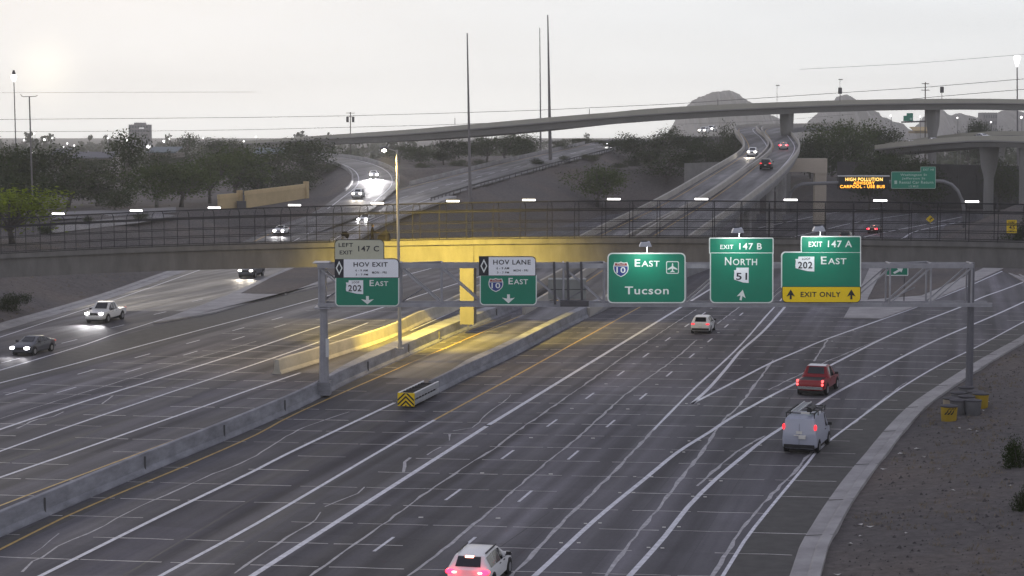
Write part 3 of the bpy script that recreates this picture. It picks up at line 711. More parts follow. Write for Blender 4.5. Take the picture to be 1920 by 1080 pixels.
ovp, ovp_top = deck('overpass', 'lower curved overpass with flared columns at the right', [(1640,272,470),(1700,265,440),(1760,259,415),(1810,255,400),(1860,254,392),(1920,256,388),(1990,261,388),(2080,270,392)], 1.0, 2.3, 11, ((1799,1.3),(1901,1.3),(2000,1.3)), 1.9, .0)
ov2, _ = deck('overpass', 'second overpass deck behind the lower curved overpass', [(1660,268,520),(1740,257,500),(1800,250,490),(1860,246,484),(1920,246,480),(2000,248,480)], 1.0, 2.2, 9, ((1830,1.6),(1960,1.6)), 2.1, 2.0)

# ------------------------------------------------------------------ footbridge
BZ = lambda px: 179.1/(1 + .084*px/1920.0)
btop = dp([(-160,486.5,BZ(-160)),(0,477,BZ(0)),(240,466,BZ(240)),(480,458.5,BZ(480)),(860,450,BZ(860)),(1200,447,BZ(1200)),(1440,449,BZ(1440)),(1700,452,BZ(1700)),(1920,456,BZ(1920)),(2080,461,BZ(2080))], 2.0)
BN = normals(btop)
def bat(px):
    i = min(range(len(btop)-1), key=lambda k: abs((CX + F*btop[k].x/btop[k].y) - px)); return btop[i], BN[i]
M_CAGE = mat('cage_steel', (.034,.033,.036), .6, .2, var=.2)
root = thing('footbridge', 'long arched concrete footbridge with a caged walkway crossing the freeway', 'footbridge', btop[len(btop)//2])
BR = root
mb = MB(); sweep(mb, btop, [(-.24,-.44),(-.24,-2.2),(-3.36,-2.2),(-3.36,-.44)][::-1]); build('girder', mb, [M_BRI], root)
mb = MB(); sweep(mb, btop, [(0,0),(0,-.42),(-3.6,-.42),(-3.6,0),(-3.35,0),(-3.35,-.26),(-.25,-.26),(-.25,0)][::-1]); build('walkway_deck', mb, [M_BRI], root)
p, n = bat(875); t_ = Vector((-n.y, n.x, 0))
cx = D(875, 500, p.y); mb = MB()
mb.box(Vector((cx.x, p.y, 0)) - n*.76 + Vector((0,0,(.9 + p.z-.5)/2)), (1.26, 1.46, p.z-.5-.9), (t_, n, Vector((0,0,1)))); build('column', mb, [M_BRI], root)
p, n = bat(-60); mb = MB(); mb.box(p - n*1.8 + Vector((0,0,-5)), (1.4,2.6,6), (t_, n, Vector((0,0,1)))); build('column', mb, [M_BRI], root)
# cage: posts that curve in at the top, rails, chain-link panels
def arc_len(path):
    L_ = [0.0]
    for a, b in zip(path[:-1], path[1:]): L_.append(L_[-1] + (b-a).length)
    return L_
AL = arc_len(btop)
def at_len(s):
    i = min(max(np.searchsorted(AL, s) - 1, 0), len(btop)-2); f = (s-AL[i])/(AL[i+1]-AL[i]); return btop[i].lerp(btop[i+1], f), BN[i]
HOOP = [(.10,0),(.10,2.45),(.16,2.78),(.42,3.06),(.85,3.22),(1.15,3.25)]
s = 1.2
while s < AL[-1] - 1:
    p, n = at_len(s)
    for k, nm in ((0, 'fence_post'), (1, 'fence_post')):
        pts = [p - n*(o_ if k == 0 else 3.6-o_) + Vector((0,0,h_)) for o_, h_ in HOOP]
        mb = MB(); mb.tube(pts, .036, 5, cap=False); build(nm, mb, [M_CAGE], root)
    s += 2.44
for o_, h_, r_ in ((.10,.06,.03),(.10,.78,.03),(.10,1.5,.03),(.11,2.5,.055),(1.15,3.25,.035)):
    for k in (0, 1):
        oo = o_ if k == 0 else 3.6-o_
        mb = MB(); mb.tube([q - n*oo + Vector((0,0,h_)) for q, n in zip(btop, BN)], r_, 5, cap=False); build('fence_rail', mb, [M_CAGE], root)
def mesh_mat():
    m = bpy.data.materials.new('chain_link'); m.use_nodes = True; t = m.node_tree; b = t.nodes['Principled BSDF']; L = t.links.new
    b.inputs['Base Color'].default_value = (.012,.012,.014,1); b.inputs['Roughness'].default_value = .8; b.inputs['Specular IOR Level'].default_value = .05
    uv = t.nodes.new('ShaderNodeUVMap'); prev = None
    for ang in (45, -45):
        mp_ = t.nodes.new('ShaderNodeMapping'); mp_.inputs['Rotation'].default_value = (0, 0, R(ang)); mp_.inputs['Scale'].default_value = (1/.055,)*3
        mp_.vector_type = 'POINT'; L(uv.outputs[0], mp_.inputs[0])
        w = t.nodes.new('ShaderNodeTexWave'); w.inputs['Scale'].default_value = .3183; L(mp_.outputs[0], w.inputs['Vector'])
        g = t.nodes.new('ShaderNodeMath'); g.operation = 'GREATER_THAN'; g.inputs[1].default_value = .992; L(w.outputs['Fac'], g.inputs[0])
        if prev is None: prev = g.outputs[0]
        else:
            mx = t.nodes.new('ShaderNodeMath'); mx.operation = 'MAXIMUM'; L(prev, mx.inputs[0]); L(g.outputs[0], mx.inputs[1]); prev = mx.outputs[0]
    L(prev, b.inputs['Alpha']); MATS['chain_link'] = m; return m
M_MESHP = mesh_mat()
for k in (0, 1):
    mb = MB(); nseg = len(HOOP); uvs = []
    for i, (q, n) in enumerate(zip(btop, BN)):
        acc = 0; last = None
        for o_, h_ in HOOP:
            if last: acc += math.hypot(o_-last[0], h_-last[1])
            last = (o_, h_); oo = (o_-.03) if k == 0 else 3.6-o_+.03
            mb.v.append(tuple(q - n*oo + Vector((0,0,h_)))); uvs.append((AL[i], acc))
    for i in range(len(btop)-1):
        for j in range(nseg-1): a = i*nseg+j; mb.f.append((a, a+1, a+nseg+1, a+nseg)); mb.mi.append(0)
    o = build('mesh_panel', mb, [M_MESHP], root); uvl = o.data.uv_layers.new(name='UVMap')
    for lp in o.data.loops: uvl.data[lp.index].uv = uvs[lp.vertex_index]
M_TUBE = mat('lit_tube', (.9,.9,.9), .5, .2, emit=(1,.98,.95), estr=4.0)
for i, px in enumerate((-55,95,243,391,543,700,843,987,1148,1314,1483,1653,1827)):
    p, n = bat(px); t_ = Vector((-n.y, n.x, 0)); q = D(px, 300, p.y); c = Vector((q.x, p.y, p.z)) - n*1.55 + Vector((0,0,3.42))
    if px < 0: continue
    rr = thing('bridge_light', ['tube light on the footbridge roof at its dim left end above the lime tree','tube light on the footbridge roof second from the dark left end','tube light on the footbridge roof third from the left, before the tan wall','tube light on the footbridge roof below the tan sound wall','tube light on the footbridge roof above the man with the cart','tube light on the footbridge roof just right of the tall lamp post','tube light on the footbridge roof right of the dark mast above the yellow column','tube light on the footbridge roof over the start of the carpool ramps','tube light on the footbridge roof in front of the carpool ramps','tube light on the footbridge roof below the pale bent','tube light on the footbridge roof below the message board','tube light on the footbridge roof rightmost, beside the arched sign post'][i-1], 'light fitting', c, 0, 'tube lights along the footbridge roof')
    m2 = MB(); m2.tube([c - t_*.58, c + t_*.58], .075, 8); build('tube', m2, [M_TUBE], rr)
    m2 = MB(); m2.box(c + Vector((0,0,.115)), (1.34,.20,.05), (t_, n, Vector((0,0,1)))); m2.box(c + Vector((0,0,-.13)), (.06,.06,.10)); build('housing', m2, [M_DSTEEL], rr)

# ------------------------------------------------------------------ sign gantry
GY = 132.4
zc_ = lambda y, Y=GY: CH - (y-HZ)*Y/F
xa, xb = D(600,520,GY).x, D(1817,520,GY).x; zt, zb = zc_(497), zc_(570)
root = thing('sign_gantry', 'grey steel truss gantry carrying the green signs across the eastbound lanes', 'sign gantry', (xa, GY, 0)); GAN = root
yf, yb = GY-.75, GY+.75
for z in (zt, zb):
    for y in (yf, yb):
        mb = MB(); mb.bar((xa-.1, y, z), ((D(1856,520,GY).x if z == zb else xb+.1), y, z), .20 if z == zt else .22, .30 if z == zt else .26); build('chord', mb, [M_GALV], root)
npan = 16; dx = (xb-xa)/npan
for i in range(npan+1):
    x = xa + dx*i
    mb = MB()
    for y in (yf, yb): mb.bar((x, y, zb+.13), (x, y, zt-.15), .11)
    mb.bar((x, yf, zt+.17), (x, yb, zt+.17), .10); mb.bar((x, yf, zb), (x, yb, zb), .10); build('truss_frame', mb, [M_GALV], root)
    if i < npan:
        mb = MB()
        for y in (yf+.02, yb-.02):
            a, b = ((x, y, zt-.12), (x+dx, y, zb+.1)) if i < npan/2 else ((x, y, zb+.1), (x+dx, y, zt-.12))
            mb.bar(a, b, .10)
        build('brace', mb, [M_GALV], root)
        if i % 2 == 0:
            mb = MB(); mb.bar((x, yf, zt+.19), (x+dx, yb, zt+.19), .09); mb.bar((x+.1, yb, zb+.15), (x+dx*.6, yf, zb+1.2), .07); build('brace', mb, [M_GALV], root)
xp = D(608,718,GY).x
for y in (GY,):
    mb = MB(); mb.tube([(xp, y, .4), (xp, y, zb-.1)], [.36,.25], 8); mb.box((xp, y, zb-.22), (1.1,1.9,.10)); build('post', mb, [M_GALV], root, smooth=True, sharp=40)
    mb = MB(); mb.box((xp-.05, y, (zb+zt)/2), (.46,1.2,zt-zb+.3)); mb.box((xp-.1, y, zt+.2), (1.1,1.7,.08)); build('end_frame', mb, [M_GALV], root)
mb = MB(); mb.box((xp, GY, .60), (.9, 1.2, .9)); build('pedestal', mb, [M_CONC2], root)
mb = MB(); mb.box((xp+.33, yf-.25, 3.5), (.22,.16,1.25)); build('conduit_box', mb, [M_ALU], root)
xp2 = D(1817,738,GY).x
for y in (GY,):
    mb = MB(); mb.tube([(xp2, y, -.3), (xp2, y, zt+.2)], [.27,.22], 8); build('post', mb, [mat('dark_post_steel', (.13,.13,.15), .5, .4, metal=.2, var=.15)], root, smooth=True, sharp=40)

# sign faces -----------------------------------------------------------
M_GREEN = mat('sign_green', (.006,.205,.125), .45, .4, var=.06, scale=1.5)
M_SWHITE = mat('sign_white', (.86,.88,.93), .45, .3, var=.03, scale=2)
M_SLEG = mat('sign_legend_white', (.78,.82,.80), .45, .3)
M_SBLK = mat('sign_black', (.012,.012,.022), .45, .4)
M_SYEL = mat('sign_yellow', (.86,.60,.015), .45, .3, var=.04, scale=2)
M_CREAM = mat('faded_yellow_sign', (.50,.50,.39), .5, .3, var=.05, scale=2)
M_BLUE = mat('shield_blue', (.035,.06,.26), .45, .4)
M_RED = mat('shield_red', (.30,.05,.05), .45, .4)
M_SBACK = mat('sign_back_aluminium', (.36,.37,.36), .6, .4, metal=.1, var=.15, scale=1)
class Sign:
    def __init__(s, name, label, Y, rect, cat='road sign', group=None):
        s.Y = Y; c = D((rect[0]+rect[2])/2, rect[3], Y); s.root = thing(name, label, cat, c, 0, group)
    def P(s, x, y, lift): q = D(x, y, s.Y); return Vector((q.x, s.Y - lift, q.z))
    def plate(s, x0, y0, x1, y1, m, lift=0.0, th=.05, rad=(0,0,0,0), name='panel'):
        """rounded plate given by image corners; rad = tl, tr, br, bl in pixels"""
        pts = []
        for (cx_, cy_, r_, a0) in ((x0,y0,rad[0],180),(x1,y0,rad[1],270),(x1,y1,rad[2],0),(x0,y1,rad[3],90)):
            if r_ <= 0: pts.append((cx_, cy_)); continue
            ox = cx_ + (r_ if cx_ == x0 else -r_); oy = cy_ + (r_ if cy_ == y0 else -r_)
            for k in range(6):
                a = R(a0 + 90*k/5); pts.append((ox + r_*math.cos(a), oy + r_*math.sin(a)))
        return s.poly(pts, m, lift, th, name)
    def poly(s, pts, m, lift, th=.006, name='symbol'):
        mb = MB(); mb.prism([s.P(x, y, lift) for x, y in pts], (0, th, 0)); return build(name, mb, [m], s.root)
    def text(s, body, x0, y0, x1, y1, m, lift=.032, name='legend'):
        v, f = text_mesh(body); mb = MB(); a, b = s.P(x0, y1, lift), s.P(x1, y0, lift)
        mb.v = [(a.x + u*(b.x-a.x), s.Y - lift, a.z + w*(b.z-a.z)) for u, w in v]; mb.f = list(f); mb.mi = [0]*len(f)
        return build(name, mb, [m], s.root)
    def caps(s, w1, w2, x0, y0, x1, y1, m, lift=.032):
        """larger first letter"""
        fw = (x1-x0)*(.245 if len(w2) == 3 else .22); s.text(w1, x0, y0, x0+fw*.92, y1, m, lift); s.text(w2, x0+fw*1.12, y0+(y1-y0)*.2, x1, y1, m, lift)
    def arizona(s, x0, y0, x1, y1, num, lift=.03, loop=False):
        w, h = x1-x0, y1-y0; q = lambda a, b: (x0+a*w, y0+b*h)
        s.poly([q(.17,0),q(1,0),q(1,1),q(.62,.97),q(.02,.78),q(0,.62),q(.03,.30),q(.0,.16),q(.15,.16)], M_SWHITE, lift, .02, 'route_shield')
        s.text(num, x0+w*.14, y0+h*.34, x0+w*.90, y0+h*.80, M_SBLK, lift+.012)
        if loop: s.text('LOOP', x0+w*.36, y0+h*.07, x0+w*.78, y0+h*.22, M_SBLK, lift+.012)
    def interstate(s, x0, y0, x1, y1, lift=.03, num='10'):
        w, h = x1-x0, y1-y0; q = lambda a, b: (x0+a*w, y0+b*h)
        sh_ = [(.08,.06),(.25,.09),(.38,.08),(.5,.03),(.62,.08),(.75,.09),(.92,.06),(1,.30),(1,.5),(.93,.70),(.75,.88),(.5,1),(.25,.88),(.07,.70),(0,.5),(0,.30)]
        s.poly([q(a,b) for a, b in sh_], M_SLEG, lift, .02, 'route_shield')
        sc = lambda a, b: q(.5+(a-.5)*.88, .5+(b-.5)*.88)
        s.poly([sc(a,b) for a, b in sh_ if b > .28] , M_BLUE, lift+.006, .008, 'shield_field')
        s.poly([sc(a,b) for a, b in [(.08,.06),(.25,.09),(.38,.08),(.5,.03),(.62,.08),(.75,.09),(.92,.06),(.985,.25),(.015,.25)]], M_RED, lift+.006, .008, 'shield_crown')
        s.text('INTERSTATE', x0+w*.24, y0+h*.15, x0+w*.76, y0+h*.22, M_SLEG, lift+.014)
        s.text(num, x0+w*.20, y0+h*.36, x0+w*.80, y0+h*.74, M_SLEG, lift+.014)
    def arrow(s, cx_, y0, y1, hw, m, lift=.03, down=True, tilt=0.0):
        """stub arrow as on the lane signs"""
        pts = [(-.22,-1),(.22,-1),(.22,-.05),(1,-.25),(0,1),(-1,-.25),(-.22,-.05)] if down else [(-.25,1),(.25,1),(.22,.15),(1,.45),(0,-1),(-1,.45),(-.22,.15)]
        cy_ = (y0+y1)/2; hh = (y1-y0)/2; a = R(tilt)
        s.poly([(cx_ + (u*hw)*math.cos(a) - (w*hh)*math.sin(a), cy_ + (u*hw)*math.sin(a) + (w*hh)*math.cos(a)) for u, w in pts], m, lift, .01, 'arrow')
    def diamond(s, cx_, cy_, hw, hh, lift=.03):
        for k, m, d in ((1.0, M_SLEG, 0), (.62, M_SBLK, .004)): s.poly([(cx_-hw*k,cy_),(cx_,cy_-hh*k),(cx_+hw*k,cy_),(cx_,cy_+hh*k)], m, lift+d, .006, 'diamond')
    def framed(s, x0, y0, x1, y1, m, mb_=None, b=2.4, rad=(7,7,7,7), lift=0.0):
        s.plate(x0, y0, x1, y1, mb_ or M_SLEG, lift, .05, rad, 'border')
        s.plate(x0+b, y0+b, x1-b, y1-b, m, lift+.014, .03, tuple(max(0, r_-b*.6) for r_ in rad), 'panel')
SY = GY - 1.05
S1 = Sign('overhead_sign', 'sign reading LEFT EXIT 147 C, HOV EXIT and 202 EAST at the gantry left end', SY, (627,449,748,574), group='signs on the gantry')
S1.framed(627, 449, 720.5, 487, M_CREAM, M_SBLK, 1.3, (9,9,0,0))
S1.text('LEFT', 635, 455.6, 662, 463, M_SBLK); S1.text('EXIT', 637, 469.7, 660.5, 477, M_SBLK); S1.text('147 C', 671.7, 461, 710.7, 471.5, M_SBLK)
S1.plate(627.5, 484.4, 748.5, 521, M_SBLK, .012, .05, (0,9,0,0), 'border'); S1.plate(644.5, 486, 747, 520, M_SWHITE, .026, .03, (0,8,0,0), 'panel')
S1.diamond(636, 502.5, 6.3, 13.5, .036); S1.text('HOV EXIT', 663, 491.5, 727, 500, M_SBLK, .04)
S1.text('6 - 9 AM', 666.5, 505, 689.5, 508.8, M_SBLK, .04); S1.text('3 - 7 PM', 667, 513, 690, 516.5, M_SBLK, .04); S1.text('MON - FRI', 697.7, 508.7, 724.8, 513, M_SBLK, .04)
S1.plate(628.5, 519, 748.5, 574.5, M_SLEG, .004, .05, (0,0,8,8), 'border'); S1.plate(630.5, 521, 746.5, 572.5, M_GREEN, .018, .03, (0,0,6,6), 'panel')
S1.arizona(648.5, 525.4, 681, 551.5, '202', .03, True); S1.caps('E', 'AST', 693, 525, 728, 536.3, M_SLEG); S1.arrow(689, 555, 570.5, 12, M_SLEG)
S2 = Sign('overhead_sign', 'sign reading HOV LANE over interstate 10 EAST beside the yellow column', SY, (898,481,1006,572), group='signs on the gantry')
S2.plate(898, 480.4, 1005, 517, M_SBLK, .012, .05, (0,8,0,0), 'border'); S2.plate(916.3, 482, 1003.6, 516.2, M_SWHITE, .026, .03, (0,7,0,0), 'panel')
S2.diamond(907.3, 498.6, 6.4, 13.2, .036); S2.text('HOV LANE', 924.8, 487, 995, 496, M_SBLK, .04)
S2.text('6 - 9 AM', 931, 500.7, 954.5, 505, M_SBLK, .04); S2.text('3 - 7 PM', 932, 509, 954.5, 512.7, M_SBLK, .04); S2.text('MON - FRI', 963, 505, 990, 509, M_SBLK, .04)
S2.plate(899.5, 515.5, 1006.5, 572.5, M_SLEG, .004, .05, (0,0,8,8), 'border'); S2.plate(901.5, 517.2, 1004.5, 570.3, M_GREEN, .018, .03, (0,0,6,6), 'panel')
S2.interstate(916, 520.5, 943.5, 547.5); S2.caps('E', 'AST', 953.4, 521, 990, 533, M_SLEG); S2.arrow(953.4, 551.8, 568.6, 12, M_SLEG)
S3 = Sign('overhead_sign', 'green sign reading interstate 10 EAST Tucson with an aeroplane symbol', SY, (1139,474,1285,568), group='signs on the gantry')
S3.framed(1139, 474, 1285.5, 568.5, M_GREEN, b=2.2, rad=(9,9,9,9))
S3.interstate(1150, 489.7, 1178.5, 519.5); S3.caps('E', 'AST', 1190, 486, 1236.7, 500, M_SLEG); S3.text('Tucson', 1171.4, 537, 1254, 552, M_SLEG)
S3.plate(1249, 489.7, 1272.8, 513.3, M_SLEG, .026, .01, (3,3,3,3), 'symbol_border'); S3.plate(1250.6, 491.3, 1271.2, 511.7, M_GREEN, .032, .01, (2,2,2,2), 'symbol_field')
S3.poly([(1260.9+a, 501.5+b) for a, b in ((0,-9),(1.3,-6.5),(1.3,-2.5),(9.2,2.5),(9.2,4.6),(1.3,2.2),(1.1,5.6),(4,7.9),(4,9),(0,8.3),(-4,9),(-4,7.9),(-1.1,5.6),(-1.3,2.2),(-9.2,4.6),(-9.2,2.5),(-1.3,-2.5),(-1.3,-6.5))], M_SLEG, .04, .006, 'aeroplane')
S4 = Sign('overhead_sign', 'green sign reading EXIT 147 B NORTH 51 with a tilted arrow', SY, (1330,446,1450,568), group='signs on the gantry')
S4.framed(1329.5, 445.5, 1450.5, 475.5, M_GREEN, b=2.0, rad=(3,3,0,0)); S4.framed(1331, 472.6, 1450, 568.5, M_GREEN, b=2.2, rad=(0,0,9,9), lift=.012)
S4.text('EXIT', 1350.5, 459, 1375, 467, M_SLEG); S4.text('147 B', 1386, 455.7, 1428.5, 468, M_SLEG)
S4.caps('N', 'ORTH', 1359, 482, 1419.5, 497.3, M_SLEG, .044); S4.arizona(1376, 501.7, 1403.6, 530.5, '51', .042); S4.arrow(1390.5, 543, 563, 8.5, M_SLEG, .042, down=False, tilt=12)
S5 = Sign('overhead_sign', 'green sign reading EXIT 147 A 202 EAST above a yellow EXIT ONLY strip', SY, (1465,443,1614,567), group='signs on the gantry')
S5.framed(1501.5, 442.5, 1614.5, 475, M_GREEN, b=2.0, rad=(3,3,0,0)); S5.framed(1464.5, 471.6, 1614.5, 540, M_GREEN, b=2.2, rad=(8,0,0,0), lift=.012)
S5.text('EXIT', 1516, 453, 1541.7, 462.8, M_SLEG); S5.text('147 A', 1552, 451, 1597.5, 463.6, M_SLEG)
S5.arizona(1491, 481, 1526.7, 509, '202', .042, True); S5.caps('E', 'AST', 1539, 481, 1587, 495.5, M_SLEG, .044)
S5.plate(1466, 537.4, 1614, 567.5, M_SBLK, .03, .06, (0,0,9,9), 'border'); S5.plate(1467.3, 538.2, 1612.7, 566.3, M_SYEL, .042, .03, (0,0,8,8), 'panel')
S5.text('EXIT ONLY', 1501, 547, 1576, 556.6, M_SBLK, .056); S5.arrow(1482.4, 542.5, 561, 8, M_SBLK, .052, down=False); S5.arrow(1596, 542.5, 561, 8, M_SBLK, .052, down=False)
# floodlight above each of the three right signs (part of the sign), really lighting the face
M_HOUS = mat('lamp_housing', (.50,.52,.58), .5, .4)
for S, px, ys_, ytop in ((S3, 1210, 459, 474), (S4, 1383, 438, 446), (S5, 1535, 438, 443)):
    a = S.P(px+3, ytop, -.05); q = D(px, ys_, SY-1.5); c = Vector((q.x, SY-1.5, q.z)); c.z = max(c.z, a.z + .55)
    mb = MB(); mb.tube([a, (a.x, a.y, c.z+.1), (c.x, c.y+.2, c.z+.16)], .045, 6); build('lamp_arm', mb, [M_ALU], S.root)
    mb = MB(); mb.prism([(c.x-.40,c.y-.28,c.z-.10),(c.x+.40,c.y-.28,c.z-.10),(c.x+.40,c.y+.25,c.z-.02),(c.x+.28,c.y+.25,c.z+.20),(c.x-.28,c.y+.25,c.z+.20),(c.x-.40,c.y+.25,c.z-.02)], (0,0,.05))
    mb.prism([(c.x-.42,c.y-.3,c.z-.12),(c.x+.42,c.y-.3,c.z-.12),(c.x+.30,c.y-.3,c.z+.18),(c.x-.30,c.y-.3,c.z+.18)], (0,.55,0)); build('lamp_housing', mb, [M_HOUS], S.root)
    ld = bpy.data.lights.new('sign_floodlight', 'AREA'); ld.shape = 'RECTANGLE'; ld.size = .6; ld.size_y = .3; ld.energy = 68; ld.color = (.93, 1, .95)
    lo = bpy.data.objects.new('sign_floodlight', ld); COL.objects.link(lo)
    lo.parent = S.root; lo.location = Vector((c.x, c.y+.05, c.z-.2)) - S.root.location
    tgt = S.P(px, ytop+48, 0); lo.rotation_euler = (tgt - Vector((c.x, c.y, c.z-.2))).to_track_quat('-Z', 'Y').to_euler()
# the back of the westbound sign and its walkway
BS = Sign('overhead_sign', 'blank grey back of a sign seen through the truss between two green signs', GY+1.1, (1028,523,1098,562), group=None)
BS.plate(1028, 525, 1099, 561, M_SBACK, 0, .06, (0,0,0,0), 'panel')
BS.plate(1028, 521.5, 1099, 524.5, M_ALU, .06, .2, (0,0,0,0), 'top_ledge'); BS.plate(1030, 542, 1099, 543.4, M_DSTEEL, .04, .03, (0,0,0,0), 'rail')
for px in (1037.5, 1062.5, 1087.5):
    mb = MB(); a, b = BS.P(px, 487, 1.95), BS.P(px+2, 566, 1.95); mb.bar(a, b, .16, .2); build('mounting_post', mb, [M_DSTEEL], BS.root)
mb = MB(); a, b = BS.P(1049, 563, 2.3), BS.P(1101, 563, 2.3); mb.bar(a, b, .8, .38); build('walkway', mb, [M_DSTEEL], BS.root)

# small gore exit sign behind the footbridge
gy = 204.0
XS = Sign('exit_arrow_sign', 'small green sign with a slanted arrow on two posts in the gore', gy, (1662,498,1702,516))
XS.framed(1661, 497, 1703, 517, M_GREEN, b=1.6, rad=(2,2,2,2)); XS.poly([(1676,513),(1674.5,510.5),(1684,505.5),(1682,503),(1693,503.5),(1690,511),(1687.5,508.3),(1678,513.2)], M_SLEG, .03, .006, 'arrow')
for px in (1668, 1696):
    mb = MB(); a = XS.P(px, 516, -.1); mb.bar(a, (a.x, a.y, .1), .10); build('sign_post', mb, [M_DSTEEL], XS.root)

# ------------------------------------------------------------------ far message board and sign on an arched support
AY = 352.0
VM = thing('arched_sign_support', 'grey arched tubular sign support spanning the far exit lanes', 'sign support', (D(1808,432,AY).x, AY, 0))
arc = [D(x, y, AY) for x, y in ((1808,433),(1807,390),(1804,375),(1796,358),(1784,346),(1768,340),(1745,339),(1660,341),(1560,343),(1505,345),(1492,350),(1482,362),(1478,380),(1477,400))]
mb = MB(); mb.tube(arc, .32, 8); build('arch_tube', mb, [mat('weathered_grey_steel', (.20,.20,.21), .6, .3, var=.1)], VM, smooth=True)
MS = Sign('message_board', 'black electronic board reading HIGH POLLUTION ADVISORY CARPOOL - USE BUS in amber', AY-.6, (1573,330,1667,354), cat='message board')
MS.plate(1573, 331, 1667, 354, mat('board_black', (.012,.012,.014), .6, .3), 0, .9, (0,0,0,0), 'cabinet'); MS.plate(1572, 329, 1668, 331, M_ALU, .1, 1.1, (0,0,0,0), 'hood')
M_AMB = mat('amber_diodes', (.8,.4,.05), .5, .2, emit=(1,.42,.04), estr=2.6); M_AMB2 = mat('amber_diodes_pale', (.8,.5,.1), .5, .2, emit=(1,.62,.16), estr=2.2)
MS.text('HIGH POLLUTION', 1585, 333, 1655, 339.4, M_AMB2, .03); MS.text('ADVISORY', 1600, 340.3, 1640, 346.2, M_AMB, .03); MS.text('CARPOOL - USE BUS', 1575, 347, 1659, 352.6, M_AMB, .03)
FS = Sign('overhead_sign', 'distant green sign for Washington St, Jefferson St and Rental Car Return', AY-.7, (1671,322,1754,354))
M_GREENF = mat('faded_sign_green', (.02,.25,.16), .5, .3, var=.05)
FS.framed(1726, 312.5, 1754.5, 324, M_GREENF, mat('faded_border', (.35,.5,.42), .5, .3), 1.0, (0,0,0,0)); FS.framed(1671, 321.7, 1754.5, 353.7, M_GREENF, MATS['faded_border'], 1.1, (2,0,2,2), .01)
LG = mat('faded_legend', (.45,.62,.54), .5, .3)
FS.text('EXIT 148', 1731, 316, 1751, 320, LG, .035); FS.text('Washington St', 1688, 325.5, 1738, 331, LG, .035); FS.text('Jefferson St', 1691, 332.5, 1735, 337.5, LG, .035); FS.text('Rental Car Return', 1686, 339, 1750, 344.5, LG, .035); FS.text('1/2 MILE', 1704, 347.5, 1722, 351.2, LG, .035)
FS.plate(1677, 338.5, 1682, 345, LG, .03, .01, (0,0,0,0), 'symbol')
# far green sign on the freeway beyond, yellow diamond and speed plate
F2 = Sign('overhead_sign', 'tiny green sign with a tab far off under the flyover', 620, (1694,212,1712,227)); F2.plate(1694, 217, 1712, 227, M_GREENF, 0, .2); F2.plate(1700, 212, 1712, 217.5, M_GREENF, .02, .2, name='tab'); F2.plate(1706, 221, 1710, 225, LG, .06, .02, name='legend')
mb = MB(); a, b = D(1690,229,620), D(1748,227,620); mb.bar(a, b, .5); 
for x, y in ((1745,219),): q = D(x, y, 620); mb.bar((q.x, 620, 1), (q.x, 620, q.z), .7)
build('support', mb, [M_DSTEEL], F2.root)
DS = Sign('warning_sign', 'yellow diamond warning sign beside the far exit lanes', 326, (1735,402,1753,420)); DS.poly([(1736,411),(1744,403.5),(1752,411),(1744,418.5)], M_SYEL, 0, .03, 'panel'); DS.poly([(1743,413.5),(1743,410),(1746,409),(1745,407.5),(1749,408.5),(1747,411.5),(1746.6,410),(1745,410.6),(1745,413.5)], M_SBLK, .02, .01, 'arrow')
mb = MB(); q = D(1744,418,326); mb.bar((q.x, 326.1, -.2), (q.x, 326.1, q.z+.8), .12); build('sign_post', mb, [M_DSTEEL], DS.root)
RS = Sign('speed_sign', 'yellow RAMP 45 MPH advisory sign beside the bushes at the right', 258, (1887,412,1907,437)); RS.plate(1887.5, 412.5, 1906.5, 437, M_SYEL, 0, .03, (1,1,1,1)); RS.plate(1887.5, 420.4, 1906.5, 421.4, M_SBLK, .02, .02, name='divider')
RS.text('RAMP', 1891, 415, 1903, 418.5, M_SBLK, .03); RS.text('45', 1891.5, 423, 1903, 430, M_SBLK, .03); RS.text('MPH', 1893, 432, 1901, 434.8, M_SBLK, .03)
mb = MB(); q = D(1897,436,258); mb.bar((q.x, 258.1, H(q.x,258)-.3), (q.x, 258.1, q.z+1.0), .10); build('sign_post', mb, [M_DSTEEL], RS.root)

# ------------------------------------------------------------------ crash cushion and sand barrels
cr = G(762, 764, 0); tdir = (G(880,708) - G(815,741)).normalized(); ndir = Vector((tdir.y, -tdir.x, 0))
CC = thing('crash_cushion', 'grey crash cushion with a yellow and black chevron nose in front of the barrier', 'crash cushion', cr)
Lc = (G(815,741) - cr).length; wN = 1.06
ax = (tdir, ndir, Vector((0,0,1)))
for k in range(8):
    c = cr + tdir*(.35 + k*(Lc-.4)/8) + Vector((0,0,.52)); mb = MB(); mb.box(c, (.22, wN*.94, .86), ax); build('bay_diaphragm', mb, [mat('cushion_black', (.02,.02,.022), .7, .2)], CC)
    mb = MB(); mb.box(c + tdir*((Lc-.4)/16) + Vector((0,0,-.02)), ((Lc-.4)/8*.55, wN*.8, .78), ax); build('cushion_bay', mb, [mat('cushion_grey', (.30,.30,.31), .6, .3, var=.15)], CC)
for s in (-1, 1):
    for hh, zz in ((.34,.76),(.30,.32)):
        mb = MB(); mb.box(cr + tdir*(Lc/2+.05) + ndir*(s*wN/2) + Vector((0,0,zz)), (Lc-.1,.06,hh), ax); mb.box(cr + tdir*(Lc/2+.05) + ndir*(s*(wN/2+.03)) + Vector((0,0,zz)), (Lc-.1,.05,hh*.3), ax); build('side_rail', mb, [mat('cushion_steel', (.42,.43,.45), .45, .5, metal=.3, var=.15)], CC)
    mb = MB(); mb.box(cr + tdir*(Lc/2) + ndir*(s*wN/2) + Vector((0,0,.97)), (Lc-.05,.10,.06), ax); build('top_rail', mb, [mat('cushion_white', (.75,.75,.76), .5, .3)], CC)
